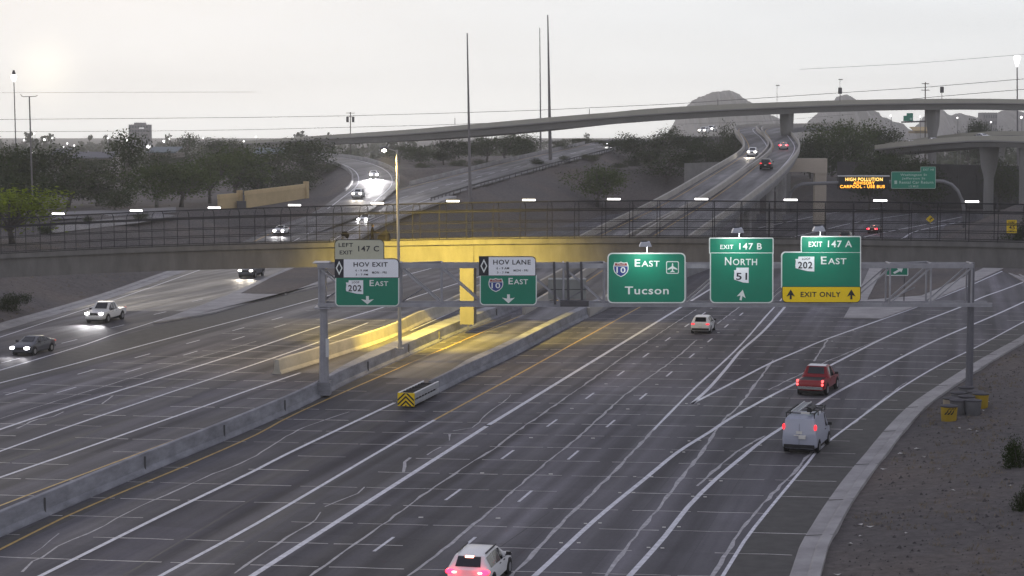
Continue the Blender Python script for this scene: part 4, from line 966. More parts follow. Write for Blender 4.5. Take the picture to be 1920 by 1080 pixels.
mb = MB(); mb.box(cr + tdir*(Lc/2) + Vector((0,0,.05)), (Lc,.5,.1), ax); build('base_track', mb, [M_DSTEEL], CC)
fz = 1.0; fc = cr - tdir*.06
mb = MB(); mb.box(fc + Vector((0,0,.54)), (.12, wN+.08, .88), ax); build('nose_panel', mb, [M_SYEL], CC)
def nq(u, h): return fc - tdir*.066 + ndir*u + Vector((0,0,h))
for k in range(4):
    h0 = 1.10 - k*.30; hw_ = (wN+.06)/2; mb = MB()
    for s in (-1, 1):
        P4 = [(0, h0), (0, h0-.14), (s*hw_, h0-.14-hw_*.95), (s*hw_, h0-hw_*.95)]
        # clip to the panel
        def clip(poly, lo, hi):
            for lim, sg in ((lo, 1), (hi, -1)):
                out = []
                for a, b in zip(poly, poly[1:]+poly[:1]):
                    ia, ib = sg*(a[1]-lim) >= 0, sg*(b[1]-lim) >= 0
                    if ia: out.append(a)
                    if ia != ib: f_ = (lim-a[1])/(b[1]-a[1]); out.append((a[0]+f_*(b[0]-a[0]), lim))
                poly = out
                if len(poly) < 3: return []
            return poly
        q = clip(P4, .11, .97)
        if len(q) >= 3: mb.prism([nq(u, h) for u, h in q], -tdir*.006)
    if mb.v: build('chevron', mb, [M_SBLK], CC)

M_BY = mat('barrel_yellow', (.40,.27,.02), .6, .3, var=.15, scale=2); M_BG = mat('barrel_grey', (.13,.13,.14), .6, .3, var=.2, scale=2); M_BT = mat('barrel_tan', (.36,.30,.22), .6, .3, var=.2, scale=2)
M_LID = mat('barrel_lid', (.045,.042,.05), .6, .3)
bars = [((1779,794),M_BY,'yellow sand barrel with black slanted stripes, front of the cluster by the post'),((1783,779),M_BT,'tan sand barrel at the kerb side of the cluster'),((1796,783),M_BG,'grey sand barrel just behind the striped yellow one'),((1797,768),M_BG,'dark sand barrel on the kerb side behind the tan one'),((1812,775),M_BG,'grey sand barrel in the middle of the cluster'),((1824,783),M_BG,'large grey sand barrel facing the road in front of the post'),((1811,757),M_BG,'dark sand barrel left of the gantry post foot'),((1829,766),M_BG,'dark sand barrel directly before the gantry post foot'),((1838,770),M_BY,'yellow sand barrel at the far right end of the cluster')]
M_STR = mat('barrel_stripe', (.015,.015,.015), .6, .2)
for i, ((x, y), m, lab) in enumerate(bars):
    z = H(*G(x, y-6, .2).xy); c = G(x, y-5, z); r0 = thing('sand_barrel', lab, 'barrel', (c.x, c.y, z), random.uniform(0, 6), 'sand barrels around the gantry post'); r0.scale = (1.12,1.12,1.12)
    mb = MB(); mb.tube([(0,0,-.05),(0,0,.10),(0,0,.12),(0,0,.80)], [.40,.42,.43,.47], 18); build('drum', mb, [m], r0, world=False, smooth=True, sharp=40)
    mb = MB(); mb.tube([(0,0,.80),(0,0,.86),(0,0,.87),(0,0,.93)], [.50,.50,.46,.20], 18); build('lid', mb, [M_LID], r0, world=False, smooth=True, sharp=35)
    if i == 0:
        r0.rotation_euler = (0,0,0); mb = MB()
        for k in range(3):
            u0 = -.26 + k*.17
            for a, b in ((u0, u0+.10),):
                P4 = [(a, .40), (b, .40), (b+.28, .76), (a+.28, .76)]
                th = [(q[0]/.45, q[1]) for q in P4]
                q3 = [Vector((.468*math.sin(t0-.25), -.468*math.cos(t0-.25), h0)) for t0, h0 in th]
                mb.prism(q3, Vector((0,-.012,0)))
        build('stripe', mb, [M_STR], r0, world=False)

# ------------------------------------------------------------------ vehicles
M_GLASS = mat('car_glass', (.010,.011,.015), .08, .6)
M_TYRE = mat('tyre', (.016,.016,.017), .85, .2)
M_RIM = mat('alloy_rim', (.35,.35,.36), .35, .5, metal=.6)
M_TRIM = mat('black_trim', (.02,.02,.022), .55, .3)
M_CHR = mat('chrome', (.55,.55,.56), .2, .5, metal=.9)
M_PLATE = mat('number_plate', (.65,.64,.60), .5, .3)
M_HEAD = mat('headlamp_lit', (.9,.9,.9), .3, .3, emit=(1,.97,1.0), estr=22)
M_HEADW = mat('headlamp_lit_warm', (.9,.9,.9), .3, .3, emit=(1,.93,.82), estr=14)
M_BRAKE = mat('brake_lamp_lit', (.5,.02,.02), .3, .3, emit=(1,.010,.030), estr=15)
M_BRAKEH = mat('brake_lamp_core', (.6,.1,.1), .3, .3, emit=(1,.42,.30), estr=6.0)
M_TAIL = mat('tail_lamp_lit', (.5,.02,.02), .3, .3, emit=(1,.035,.05), estr=1.8)
M_TAILDIM = mat('tail_lamp_red', (.25,.015,.02), .3, .4, emit=(1,.2,.15), estr=.35)
def paintm(n, c, r=.28): return mat(n, c, r, .5)
PW, PSIL, PDG = paintm('white_car_paint', (.74,.74,.74)), paintm('grey_blue_car_paint', (.40,.42,.50)), paintm('dark_grey_car_paint', (.075,.078,.095))
PRED, PBLK, PMAR = paintm('red_car_paint', (.24,.006,.012)), paintm('black_car_paint', (.018,.018,.02)), paintm('maroon_car_paint', (.06,.008,.012))
PTAN = paintm('silver_car_paint', (.38,.37,.36))
# stations: x fraction from the rear, sill z, belt z, top z, width at belt (x half width), width at top
TYPES = {
 'sedan': dict(L=4.75, W=1.82, st=[(0,.42,.80,.84,.80,.70),(.02,.26,.90,.97,.91,.80),(.10,.20,.96,1.06,.98,.80),(.17,.20,.97,1.09,1,.78),(.33,.20,.96,1.40,1,.64),(.46,.20,.94,1.455,1,.64),(.56,.20,.93,1.43,1,.66),(.73,.20,.92,1.02,1,.80),(.86,.20,.84,.92,.97,.74),(.965,.22,.70,.77,.88,.66),(1,.36,.58,.63,.76,.55)], rw=(3,4), ws=(6,7), side=[(3,4),(4,5),(5,6),(6,7)], wheels=(.19,.80), wr=.33, hz=.66, tz=.86),
 'suv': dict(L=4.65, W=1.88, st=[(0,.46,1.0,1.04,.86,.78),(.015,.32,1.03,1.10,.93,.80),(.05,.24,1.05,1.32,.98,.74),(.105,.22,1.05,1.62,1,.70),(.30,.22,1.04,1.68,1,.70),(.48,.22,1.02,1.67,1,.70),(.58,.22,1.01,1.61,1,.69),(.745,.22,1.0,1.10,1,.80),(.88,.22,.95,1.02,.97,.74),(.97,.24,.80,.88,.90,.68),(1,.40,.68,.72,.80,.58)], rw=(1,3), ws=(6,7), side=[(3,4),(4,5),(5,6),(6,7)], wheels=(.19,.81), wr=.36, hz=.82, tz=.98),
 'van': dict(L=5.0, W=1.98, st=[(0,.44,1.15,1.20,.95,.90),(.012,.34,1.2,1.45,.98,.90),(.03,.30,1.22,2.0,1,.84),(.06,.28,1.22,2.08,1,.82),(.40,.28,1.2,2.12,1,.82),(.62,.28,1.18,2.10,1,.82),(.70,.28,1.17,2.02,1,.80),(.82,.28,1.14,1.24,1,.84),(.92,.28,1.02,1.10,.96,.78),(.985,.30,.85,.92,.90,.70),(1,.44,.7,.76,.82,.6)], rw=None, ws=(6,7), side=[(5,6),(6,7)], wheels=(.19,.82), wr=.35, hz=.85, tz=1.55),
 'pickup': dict(L=5.7, W=2.02, st=[(0,.55,1.0,1.03,.92,.86),(.012,.42,1.08,1.12,.97,.88),(.06,.40,1.10,1.13,1,.90),(.33,.40,1.10,1.13,1,.90),(.345,.38,1.13,1.28,1,.80),(.40,.36,1.14,1.86,1,.70),(.50,.36,1.13,1.92,1,.70),(.60,.36,1.12,1.88,1,.70),(.72,.36,1.12,1.22,1,.82),(.87,.36,1.08,1.16,.97,.78),(.98,.38,.95,1.04,.92,.72),(1,.5,.8,.86,.84,.62)], rw=(4,5), ws=(7,8), side=[(5,6),(6,7),(7,8)], wheels=(.20,.81), wr=.40, hz=.95, tz=.95),
}
def make_vehicle(kind, name, label, cat, loc, head, paint_, lights='tail', small=False, group=None, warm=False, beam=0.0, roof=None, sc=1.0, rig=None):
    T = TYPES[kind]; Lg, Wd = T['L'], T['W']; hw = Wd/2
    root = thing(name, label, cat, loc, math.pi/2 - head, group)
    root.scale = (sc,)*3
    st = T['st']; X = [ (s[0]-.5)*Lg for s in st ]
    mb = MB(); nring = 12; rings = []
    for i, (fx, zb, zl, zt, wb, wt) in enumerate(st):
        b = hw*wb; t_ = hw*wt; half = [(b*.80, zb), (b*.97, zb+.10), (b, (zb+zl)/2+.06), (b*.975, zl), (t_, zt-.04*(1 if zt-zl > .2 else .5)), (t_*.72, zt)]
        ring = [(X[i], y, z) for y, z in half] + [(X[i], -y, z) for y, z in half[::-1]]; rings.append(half); mb.v += ring
    for i in range(len(st)-1):
        for j in range(nring): a, b_ = i*nring+j, i*nring+(j+1)%nring; mb.f.append((a, b_, b_+nring, a+nring)); mb.mi.append(0)
    mb.f.append(tuple(range(nring))[::-1]); mb.mi.append(0); mb.f.append(tuple((len(st)-1)*nring+j for j in range(nring))); mb.mi.append(0)
    body = build('body', mb, [paint_], root, world=False, smooth=True, sharp=38)
    if roof:
        m2 = MB(); i0, i1 = T['rw'][1] if T['rw'] else 3, T['ws'][0]
        for i in range(i0, i1):
            for s in (1,):
                r0_, r1_ = rings[i], rings[i+1]
                m2.quad((X[i],r0_[5][0]*1.2,r0_[5][1]+.012),(X[i+1],r1_[5][0]*1.2,r1_[5][1]+.012),(X[i+1],-r1_[5][0]*1.2,r1_[5][1]+.012),(X[i],-r0_[5][0]*1.2,r0_[5][1]+.012))
        build('roof', m2, [roof], root, world=False)
    def patch(nm, c4, m=M_GLASS, lift=.012, u0=.06, u1=.94, v0=.10, v1=.92):
        """bilinear patch a(u0v0) b(u1v0) c(u1v1) d(u0v1)"""
        a, b, c, d = [Vector(q) for q in c4]
        P = lambda u, v: a*(1-u)*(1-v) + b*u*(1-v) + c*u*v + d*(1-u)*v
        n = (b-a).cross(d-a)
        if n.length < 1e-6: n = (b-c).cross(d-c)
        n.normalize(); ctr = (a+b+c+d)/4
        if n.dot(ctr - Vector((0,0,.7))) < 0: n = -n
        m2 = MB(); m2.poly([P(u0,v0)+n*lift, P(u1,v0)+n*lift, P(u1,v1)+n*lift, P(u0,v1)+n*lift]); return build(nm, m2, [m], root, world=False)
    for s in (1, -1):
        for i, j in T['side']:
            A, B = rings[i], rings[j]
            taper = B[4][1]-B[3][1] < .25 or A[4][1]-A[3][1] < .25
            patch('window', [(X[i],s*A[3][0],A[3][1]),(X[j],s*B[3][0],B[3][1]),(X[j],s*B[4][0],B[4][1]),(X[i],s*A[4][0],A[4][1])], u0=.05 if not taper else .08, u1=.95 if not taper else .92, v0=.04, v1=.90)
    for nm, pr in (('rear_window', T['rw']), ('windscreen', T['ws'])):
        if not pr: continue
        i, j = pr; A, B = rings[i], rings[j]; k = 1.12
        patch(nm, [(X[i],A[5][0]*k,A[5][1]),(X[i],-A[5][0]*k,A[5][1]),(X[j],-B[5][0]*k,B[5][1]),(X[j],B[5][0]*k,B[5][1])], lift=.02, u0=.04, u1=.96, v0=.12, v1=.90)
    wr = T['wr']
    for fx in T['wheels']:
        for s in (1, -1):
            x = (fx-.5)*Lg
            m2 = MB(); m2.cyl((x, s*(hw*.90), wr+.03), wr*1.17, s*hw*.115, (0,1,0), 16); build('wheel_arch', m2, [M_TRIM], root, world=False)
            m2 = MB(); m2.cyl((x, s*(hw-.20), wr), wr, s*.225, (0,1,0), 18); w = build('wheel', m2, [M_TYRE], root, world=False, smooth=True, sharp=40)
            m2 = MB(); m2.cyl((x, s*(hw+.02), wr), wr*.62, s*.015, (0,1,0), 12); build('rim', m2, [M_RIM], w, world=False)
    # underside skirt
    m2 = MB(); m2.box((0,0,.30), (Lg*.90, Wd*.78, .22)); build('underbody', m2, [M_TRIM], root, world=False)
    xr, xf = -Lg/2, Lg/2
    def blob(nm, c, size, m):
        m2 = MB(); c = Vector(c); sx, sy, sz = [q/2 for q in size]
        pts = [(c.x+sx*math.cos(a)*0, c.y+sy*math.cos(a), c.z+sz*math.sin(a)) for a in [2*math.pi*k/10 for k in range(10)]]
        m2.prism([(c.x-sx, y, z) for _, y, z in pts], (size[0],0,0)); return build(nm, m2, [m], root, world=False)
    tz, hz_ = T['tz'], T['hz']
    # tail lamps
    tm = {'brake': M_BRAKE, 'tail': M_TAIL, 'head': M_TAILDIM, 'dim': M_TAILDIM}[lights]
    for s in (1, -1):
        if kind == 'pickup':
            for dz in (-.11, .12): blob('tail_light', (xr+.05, s*hw*.86, tz+dz), (.16,.17,.19), tm)
        elif kind == 'van': blob('tail_light', (xr+.10, s*hw*.915, tz), (.16,.16,.34), tm)
        else:
            blob('tail_light', (xr+.09, s*hw*.76, tz-.02), (.20,.38,.17) if lights != 'brake' else (.24,.46,.24), tm)
            if lights == 'brake': blob('brake_light_core', (xr+.05, s*hw*.60, tz-.04), (.20,.20,.11), M_BRAKEH)  # added pale blob: the brake lamp's bright core put into emission colour
    if lights == 'brake' and not small:
        for s in (1, -1):
            ld = bpy.data.lights.new('brake_glow', 'POINT'); ld.energy = 15; ld.color = (1,.01,.05); ld.shadow_soft_size = .12
            lo = bpy.data.objects.new('brake_glow', ld); COL.objects.link(lo); lo.parent = root; lo.location = (xr-.28, s*hw*.72, tz)
    if lights == 'brake':
        i = T['rw'][1] if T['rw'] else 3; m2 = MB(); m2.box((X[i]-.06, 0, rings[i][5][1]-.05), (.12,.36,.08)); build('high_brake_light', m2, [M_BRAKEH], root, world=False)
    m2 = MB(); m2.box((xr-.01, 0, tz-.30 if kind not in ('pickup',) else .62), (.06,.34,.16)); build('number_plate', m2, [M_PLATE], root, world=False)
    m2 = MB(); m2.box((xr+.06, 0, .46 if kind != 'pickup' else .60), (.24, Wd*.88, .20)); build('bumper', m2, [M_CHR if kind == 'pickup' else (M_TRIM if kind in ('suv','van') else paint_)], root, world=False)
    # front: lamps, grille, bumper
    for s in (1, -1):
        if lights == 'head': blob('headlight', (xf-.09, s*hw*.70, hz_), (.22,.40 if not small else .50,.22 if not small else .34), M_HEADW if warm else M_HEAD)
        else: blob('headlight', (xf-.12, s*hw*.70, hz_), (.2,.38,.16), M_PLATE)
    m2 = MB(); m2.box((xf-.05, 0, hz_-.06), (.10, Wd*.40, .22)); m2.box((xf-.06, 0, hz_-.33), (.10, Wd*.62, .16)); build('grille', m2, [M_TRIM], root, world=False)
    i = T['ws'][1]
    for s in (1, -1):
        m2 = MB(); m2.box((X[i]-.28, s*(hw+.10), rings[i][3][1]+.14), (.12,.22,.16)); m2.bar((X[i]-.25, s*hw*.95, rings[i][3][1]+.05), (X[i]-.27, s*(hw+.05), rings[i][3][1]+.10), .05); build('wing_mirror', m2, [M_TRIM], root, world=False)
    if not small:
        for s in (1, -1):
            for fx in ((.47,.62) if kind != 'van' else (.60,)):
                m2 = MB(); m2.box(((fx-.5)*Lg-.1, s*(hw*1.0), T['st'][4][2]-.10), (.20,.03,.035)); build('door_handle', m2, [M_TRIM], root, world=False)
    if lights == 'head' and beam > 0:
        for s in (1, -1):
            ld = bpy.data.lights.new('headlight_beam', 'SPOT'); ld.energy = beam; ld.spot_size = R(75); ld.spot_blend = .8; ld.shadow_soft_size = .10; ld.color = (1,.97,.98) if not warm else (1,.90,.74)
            lo = bpy.data.objects.new('headlight_beam', ld); COL.objects.link(lo); lo.parent = root
            lo.location = (xf+.12, s*hw*.70, hz_); lo.rotation_euler = Vector((1,0,-.16)).to_track_quat('-Z','Y').to_euler()
    return root
def on(px, py, Y=None): return G(px, py, 0) if Y is None else D(px, py, Y)
LD = 13.2
v = make_vehicle('suv', 'hatchback_car', 'white crossover braking with glowing red lamps at the bottom edge of the road', 'car', G(876,1112) + Vector((0,0,.01)), R(LD), PW, 'brake', sc=.95)
v.location = v.location + Vector((math.sin(R(LD))*2.2, math.cos(R(LD))*2.2, 0))
v.scale = (.95,.95,.88)
rail_ = MB()
for s in (1,-1): rail_.bar((-1.6,s*.62,1.68),(.2,s*.62,1.70),.05)
build('roof_rail', rail_, [M_TRIM], v, world=False)
vd = math.atan2(7.6, 20.3)
v2 = make_vehicle('van', 'work_van', 'pale grey work van with a ladder rack and pale tail lamps behind the red pickup', 'van', G(1497,851), vd*.93, PSIL, 'tail')
v2.location = v2.location + Vector((math.sin(vd)*2.35, math.cos(vd)*2.35, 0))
rk = MB()
for s in (1,-1): rk.bar((-2.3,s*.80,2.32),(1.3,s*.80,2.34),.06)
for x in (-2.2,-1.0,.2,1.2):
    rk.bar((x,-.82,2.32),(x,.82,2.32),.05)
    for s in (1,-1): rk.bar((x,s*.80,2.05),(x,s*.80,2.32),.05)
build('roof_rack', rk, [M_TRIM], v2, world=False)
lad = MB()
for y in (.12,.52): lad.bar((-2.2,y,2.40),(1.9,y,2.42),.06)
for k in range(12): lad.bar((-2.0+k*.33,.12,2.40),(-2.0+k*.33,.52,2.40),.04)
build('ladder', lad, [M_ALU], v2, world=False)
_b = MB(); _b.tube([(-1.9,-.45,2.46),(-.4,-.45,2.46)], .16, 10); build('rack_tube', _b, [M_TRIM], v2, world=False)
_b = MB(); _b.box((-2.32,-.30,2.36),(.10,.5,.10)); build('rack_lamp', _b, [M_PLATE], v2, world=False)
_b = MB()
for y in (0,): _b.box((-2.505,0,1.0),(.02,.012,1.5))
build('door_seam', _b, [M_TRIM], v2, world=False)
_b = MB(); _b.box((-2.56,-.18,.98),(.14,.40,.16)); _b.box((-2.53,-.05,1.08),(.08,.7,.05)); build('door_latch', _b, [M_PLATE], v2, world=False)
v3 = make_vehicle('pickup', 'pickup_truck', 'red pickup truck with a white roof and four lit tail lamps', 'pickup truck', G(1519,743), math.atan2(7.6, 20.3), PRED, 'tail', roof=PW)
v3.location = v3.location + Vector((math.sin(vd)*2.7, math.cos(vd)*2.7, 0))
_b = MB(); _b.box((-1.85,0,1.135),(1.6,1.5,.02)); build('bed_liner', _b, [M_TRIM], v3, world=False)
for o in v3.children:
    if o.name.startswith('tail_light'): o.data.materials[0] = mat('tail_lamp_bright', (.5,.02,.02), .3, .3, emit=(1,.10,.10), estr=3.2)
v4 = make_vehicle('suv', 'hatchback_car', 'white hatchback under the gap between the NORTH 51 sign and the Tucson sign', 'car', G(1313,626), R(LD), PW, 'tail', sc=.93)
v4.location = v4.location + Vector((math.sin(R(LD))*2.1, math.cos(R(LD))*2.1, 0))
HB = math.pi + R(6)       # heading of the oncoming ramp traffic
def oncoming(kind, name, label, cat, p, head, paint_, **k):
    v = make_vehicle(kind, name, label, cat, p, head, paint_, 'head', **k); L_ = TYPES[kind]['L']/2
    v.location = v.location - Vector((math.sin(head)*L_, math.cos(head)*L_, 0)); return v
oncoming('sedan', 'sedan_car', 'dark grey sedan with pinkish headlamps leading on the left ramp', 'car', G(36,668), math.pi+R(14), PDG, beam=270)
oncoming('pickup', 'pickup_truck', 'white pickup with dazzling headlamps second in the left ramp traffic', 'pickup truck', G(176,607), math.pi+R(11), PW, beam=1080)
oncoming('pickup', 'pickup_truck', 'dark pickup with warm headlamps just under the left end of the footbridge', 'pickup truck', G(460,522), math.pi+R(8), PDG, beam=660, warm=True)
ZR = lambda px, py, Y: D(px, py, Y)
def on_path(path, px, py, head, lab, kind, pnt, nm='oncoming_car', d=0.0, lights='head', **k):
    i = min(range(len(path)), key=lambda k_: abs(CX+F*path[k_].x/path[k_].y - px) + abs(CY and (HZ + F*(CH-path[k_].z)/path[k_].y) - py))
    p = path[i] + normals(path)[i]*d; t_ = path[min(i+1,len(path)-1)] - path[max(i-1,0)]; a = math.atan2(t_.x, t_.y)
    if lights == 'head': a += math.pi
    v = make_vehicle(kind, nm, lab, 'car' if kind != 'pickup' else 'pickup truck', p + Vector((0,0,.05)), a, pnt, lights, small=True, **k); g = t_.z/max(.1, math.hypot(t_.x, t_.y)); return v
on_path(M_PATH, 567, 433, 0, 'white car with headlamps seen through the left of the footbridge cage', 'sedan', PW, d=-4.0, beam=450)
oncoming('suv', 'oncoming_car', 'white car with one flaring headlamp right behind the man on the footbridge', 'car', D(679,420,330), math.pi+R(14), PW, small=True, beam=450)
on_path(LOOP_PATH, 679, 368, 0, 'white car with a black bonnet at the foot of the loop ramp', 'suv', PW, d=-.4, beam=540, warm=True)
on_path(LOOP_PATH, 694, 333, 0, 'car lost in its own headlamp glare on the bend of the loop ramp', 'sedan', PW, d=-.3, beam=20000)
on_path(M_PATH, 1132, 277, 0, 'car with bluish headlamps at the top of the connector road', 'sedan', PSIL, d=2.5, beam=270)
on_path(LR_PATH, 1410, 296, 0, 'car with headlamps coming down the left elevated carpool ramp', 'suv', PW, d=0, beam=750, warm=True)
on_path(RR_PATH, 1437, 322, 0, 'dark sport utility vehicle climbing the right elevated carpool ramp', 'suv', PBLK, nm='climbing_car', lights='tail', sc=1.05)
on_path(RR_PATH, 1470, 280, 0, 'car with lit red lamps higher on the right elevated carpool ramp', 'sedan', PTAN, nm='climbing_car', lights='brake')
p = G(1641,437); make_vehicle('sedan', 'departing_car', 'dark car with three red lamps on the far exit lanes below the message board', 'car', p, R(24), PMAR, 'brake', small=True)
p = G(1588,452); make_vehicle('suv', 'departing_car', 'dark car half hidden behind the EXIT 147 A sign', 'car', p, R(20), PBLK, 'dim', small=True)
for px, py, Y, kind, pnt, lab, lt in ((1320,250,640,'suv',PW,'left of two cars with blinding lamps among the trees under the flyover','head'),(1334,247,660,'suv',PW,'right of two cars with blinding lamps among the trees under the flyover','head')):
    q = D(px, py, Y); make_vehicle(kind, 'far_car', lab, 'car', (q.x, Y, q.z), math.pi+R(20), pnt, lt, small=True, warm=True, beam=1200, sc=1.3)
hz_bank = MB(); q = D(1327,256,650); hz_bank.box((q.x, 652, q.z-2), (26, 12, 4)); struct(build('far_road', hz_bank, [M_RAMP]))
for px, lab, pnt in ((1668,'pale car with a headlamp at the left end of the lower overpass','head'),(1715,'white car in the middle of the lower overpass','dim'),(1792,'low white car right of the flared pier on the lower overpass','dim')):
    i = min(range(len(ovp_top)), key=lambda k: abs(CX + F*ovp_top[k].x/ovp_top[k].y - px)); a = ovp_top[i]; t_ = ovp_top[i+1]-a
    c = a - normals(ovp_top)[i]*3.5 + Vector((0,0,-.9)); make_vehicle('sedan', 'overpass_car', lab, 'car', c, math.atan2(t_.x, t_.y)+math.pi, PW, pnt, small=True)

# ------------------------------------------------------------------ man, bicycle and covered cart on the footbridge
def skin_body(name, verts, edges, radii, root_i, m, parent, sub=2):
    me = bpy.data.meshes.new(name); me.from_pydata(verts, edges, []); o = bpy.data.objects.new(name, me); COL.objects.link(o); o.parent = parent
    sk = o.modifiers.new('skin', 'SKIN'); sk.use_smooth_shade = True
    for i, r_ in enumerate(radii):
        d = me.skin_vertices[0].data[i]; d.radius = (r_, r_) if not isinstance(r_, tuple) else r_; d.use_root = (i == root_i)
    ss = o.modifiers.new('sub', 'SUBSURF'); ss.levels = ss.render_levels = sub
    me.materials.append(m)
    dg = bpy.context.evaluated_depsgraph_get(); dg.update(); me2 = bpy.data.meshes.new_from_object(o.evaluated_get(dg))
    o.modifiers.clear(); o.data = me2; bpy.data.meshes.remove(me)
    me2.polygons.foreach_set('use_smooth', [True]*len(me2.polygons)); return o
p, n = bat(692); t_ = Vector((-n.y, n.x, 0)); q = D(692, 430, p.y); base = Vector((q.x, p.y, p.z-.26)) - n*1.2
M_CLOTH = mat('dark_clothes', (.012,.011,.015), .9, .1, var=.2, scale=6); M_SKIN = mat('skin', (.30,.18,.12), .6, .2); M_HAIR = mat('dark_hair', (.02,.016,.014), .8, .2)
PER = thing('person', 'person in dark clothes pushing a covered cart along the footbridge', 'person', base, math.atan2(t_.y, t_.x))
V = [(0,0,.95),(0,0,1.18),(.02,0,1.40),(.04,0,1.52),(.05,0,1.60),(.06,0,1.70),   # pelvis spine neck head
     (0,.10,.90),(.10,.11,.50),(.02,.11,.09),(.16,.11,.05),  (0,-.10,.90),(-.04,-.11,.50),(-.22,-.11,.12),(-.08,-.11,.05),
     (.02,.20,1.40),(.10,.25,1.14),(.36,.20,1.04),(.44,.19,1.04), (.02,-.20,1.40),(.12,-.25,1.14),(.38,-.20,1.04),(.46,-.19,1.04)]
Ed = [(0,1),(1,2),(2,3),(3,4),(4,5),(0,6),(6,7),(7,8),(8,9),(0,10),(10,11),(11,12),(12,13),(2,14),(14,15),(15,16),(16,17),(2,18),(18,19),(19,20),(20,21)]
Rd = [.15,.15,.16,.06,.085,.10,.095,.065,.048,.045,.095,.065,.048,.045,.075,.052,.040,.042,.075,.052,.040,.042]
skin_body('body', V, Ed, Rd, 0, M_CLOTH, PER)
mb = MB(); mb.tube([(.075,0,1.55),(.085,0,1.60),(.09,0,1.66),(.085,0,1.72)], [.05,.08,.085,.05], 10); build('face', mb, [M_SKIN], PER, world=False, smooth=True)
mb = MB(); mb.tube([(.03,0,1.60),(.03,0,1.70),(.04,0,1.78),(.045,0,1.81)], [.09,.112,.09,.03], 10); build('hair', mb, [M_HAIR], PER, world=False, smooth=True)
for s in (1,-1):
    mb = MB()
    for k in range(4): mb.tube([(.45,s*(.165+.018*k),1.06),(.50,s*(.165+.018*k),1.055),(.505,s*(.165+.018*k),1.02)], .010, 5)
    mb.tube([(.44,s*.165,1.04),(.475,s*.15,1.02)], .011, 5); build('fingers', mb, [M_SKIN], PER, world=False)
cb = base + t_*1.05; CART = thing('covered_cart', 'dark tarpaulin covered cart in front of the person on the footbridge', 'cart', cb, math.atan2(t_.y, t_.x))
mb = MB(); top = [(-.50,.30,.32),(.62,.30,.32),(.62,-.30,.32),(-.50,-.30,.32)]; pk = [(.15,.20,1.18),(.34,.22,1.26),(.34,-.22,1.26),(.15,-.20,1.18)]; md = [(-.40,.32,.80),(.56,.33,.84),(.56,-.33,.84),(-.40,-.32,.80)]
o = 0; mb.v += top + md + pk
for a in (0, 4):
    for j in range(4): mb.f.append((a+j, a+(j+1)%4, a+4+(j+1)%4, a+4+j)); mb.mi.append(0)
mb.f += [(0,3,2,1),(8,9,10,11)]; mb.mi += [0,0]; build('tarpaulin', mb, [mat('dark_tarpaulin', (.016,.014,.019), .8, .2, var=.3, scale=5, bump=.4)], CART, world=False)
for x in (-.32,.42):
    for s in (1,-1): mb = MB(); mb.cyl((x, s*.30, .18), .18, s*.05, (0,1,0), 14); build('wheel', mb, [M_BLACK], CART, world=False)
mb = MB(); mb.bar((-.5,-.25,.85),(-.5,.25,.85),.03); mb.bar((-.48,.25,.3),(-.5,.25,.87),.03); mb.bar((-.48,-.25,.3),(-.5,-.25,.87),.03); build('handle', mb, [M_DSTEEL], CART, world=False)
p, n = bat(633); t2 = Vector((-n.y, n.x, 0)); q = D(633, 440, p.y); bb = Vector((q.x, p.y, p.z-.26)) - n*.75
BK = thing('bicycle', 'black bicycle loaded with a dark bag leaning on the footbridge fence', 'bicycle', bb, math.atan2(t2.y, t2.x))
for x in (-.62,.48):
    mb = MB(); ring = [(x+.34*math.cos(a), 0, .35+.34*math.sin(a)) for a in [2*math.pi*k/20 for k in range(21)]]; mb.tube(ring, .024, 6, cap=False); w = build('wheel', mb, [M_BLACK], BK, world=False)
    mb = MB()
    for k in range(8): a = math.pi*k/8; mb.bar((x-.33*math.cos(a),0,.35-.33*math.sin(a)),(x+.33*math.cos(a),0,.35+.33*math.sin(a)),.006)
    mb.cyl((x,-.04,.35),.04,.08,(0,1,0),8); build('spokes', mb, [M_ALU], w, world=False)
mb = MB()
for a, b in (((.48,0,.35),(.10,0,.32)),((.48,0,.35),(.28,0,.82)),((.28,0,.82),(.10,0,.32)),((.28,0,.82),(-.42,0,.86)),((.10,0,.32),(-.42,0,.80)),((-.40,0,.98),(-.62,0,.35)),((.28,0,.82),(.30,0,.98))): mb.tube([a,b], .02, 6)
build('frame', mb, [M_DSTEEL], BK, world=False)
mb = MB(); mb.box((.28,0,1.0),(.26,.15,.06)); build('saddle', mb, [M_BLACK], BK, world=False)
mb = MB(); mb.tube([(-.36,-.28,1.04),(-.42,0,1.02),(-.36,.28,1.04)], .016, 6); build('handlebar', mb, [M_BLACK], BK, world=False)
mb = MB(); mb.tube([(.18,0,.86),(.34,0,1.0),(.58,0,1.0),(.72,0,.84),(.70,0,.62)], [.10,.22,.25,.22,.12], 9)
tag(build('bag', mb, [M_CLOTH], None, smooth=True), 'dark lumpy bag strapped over the rear of the black bicycle', 'bag'); o = bpy.data.objects['bag']; o.matrix_world = Matrix.Translation(bb) @ Matrix.Rotation(math.atan2(t2.y, t2.x), 4, 'Z')

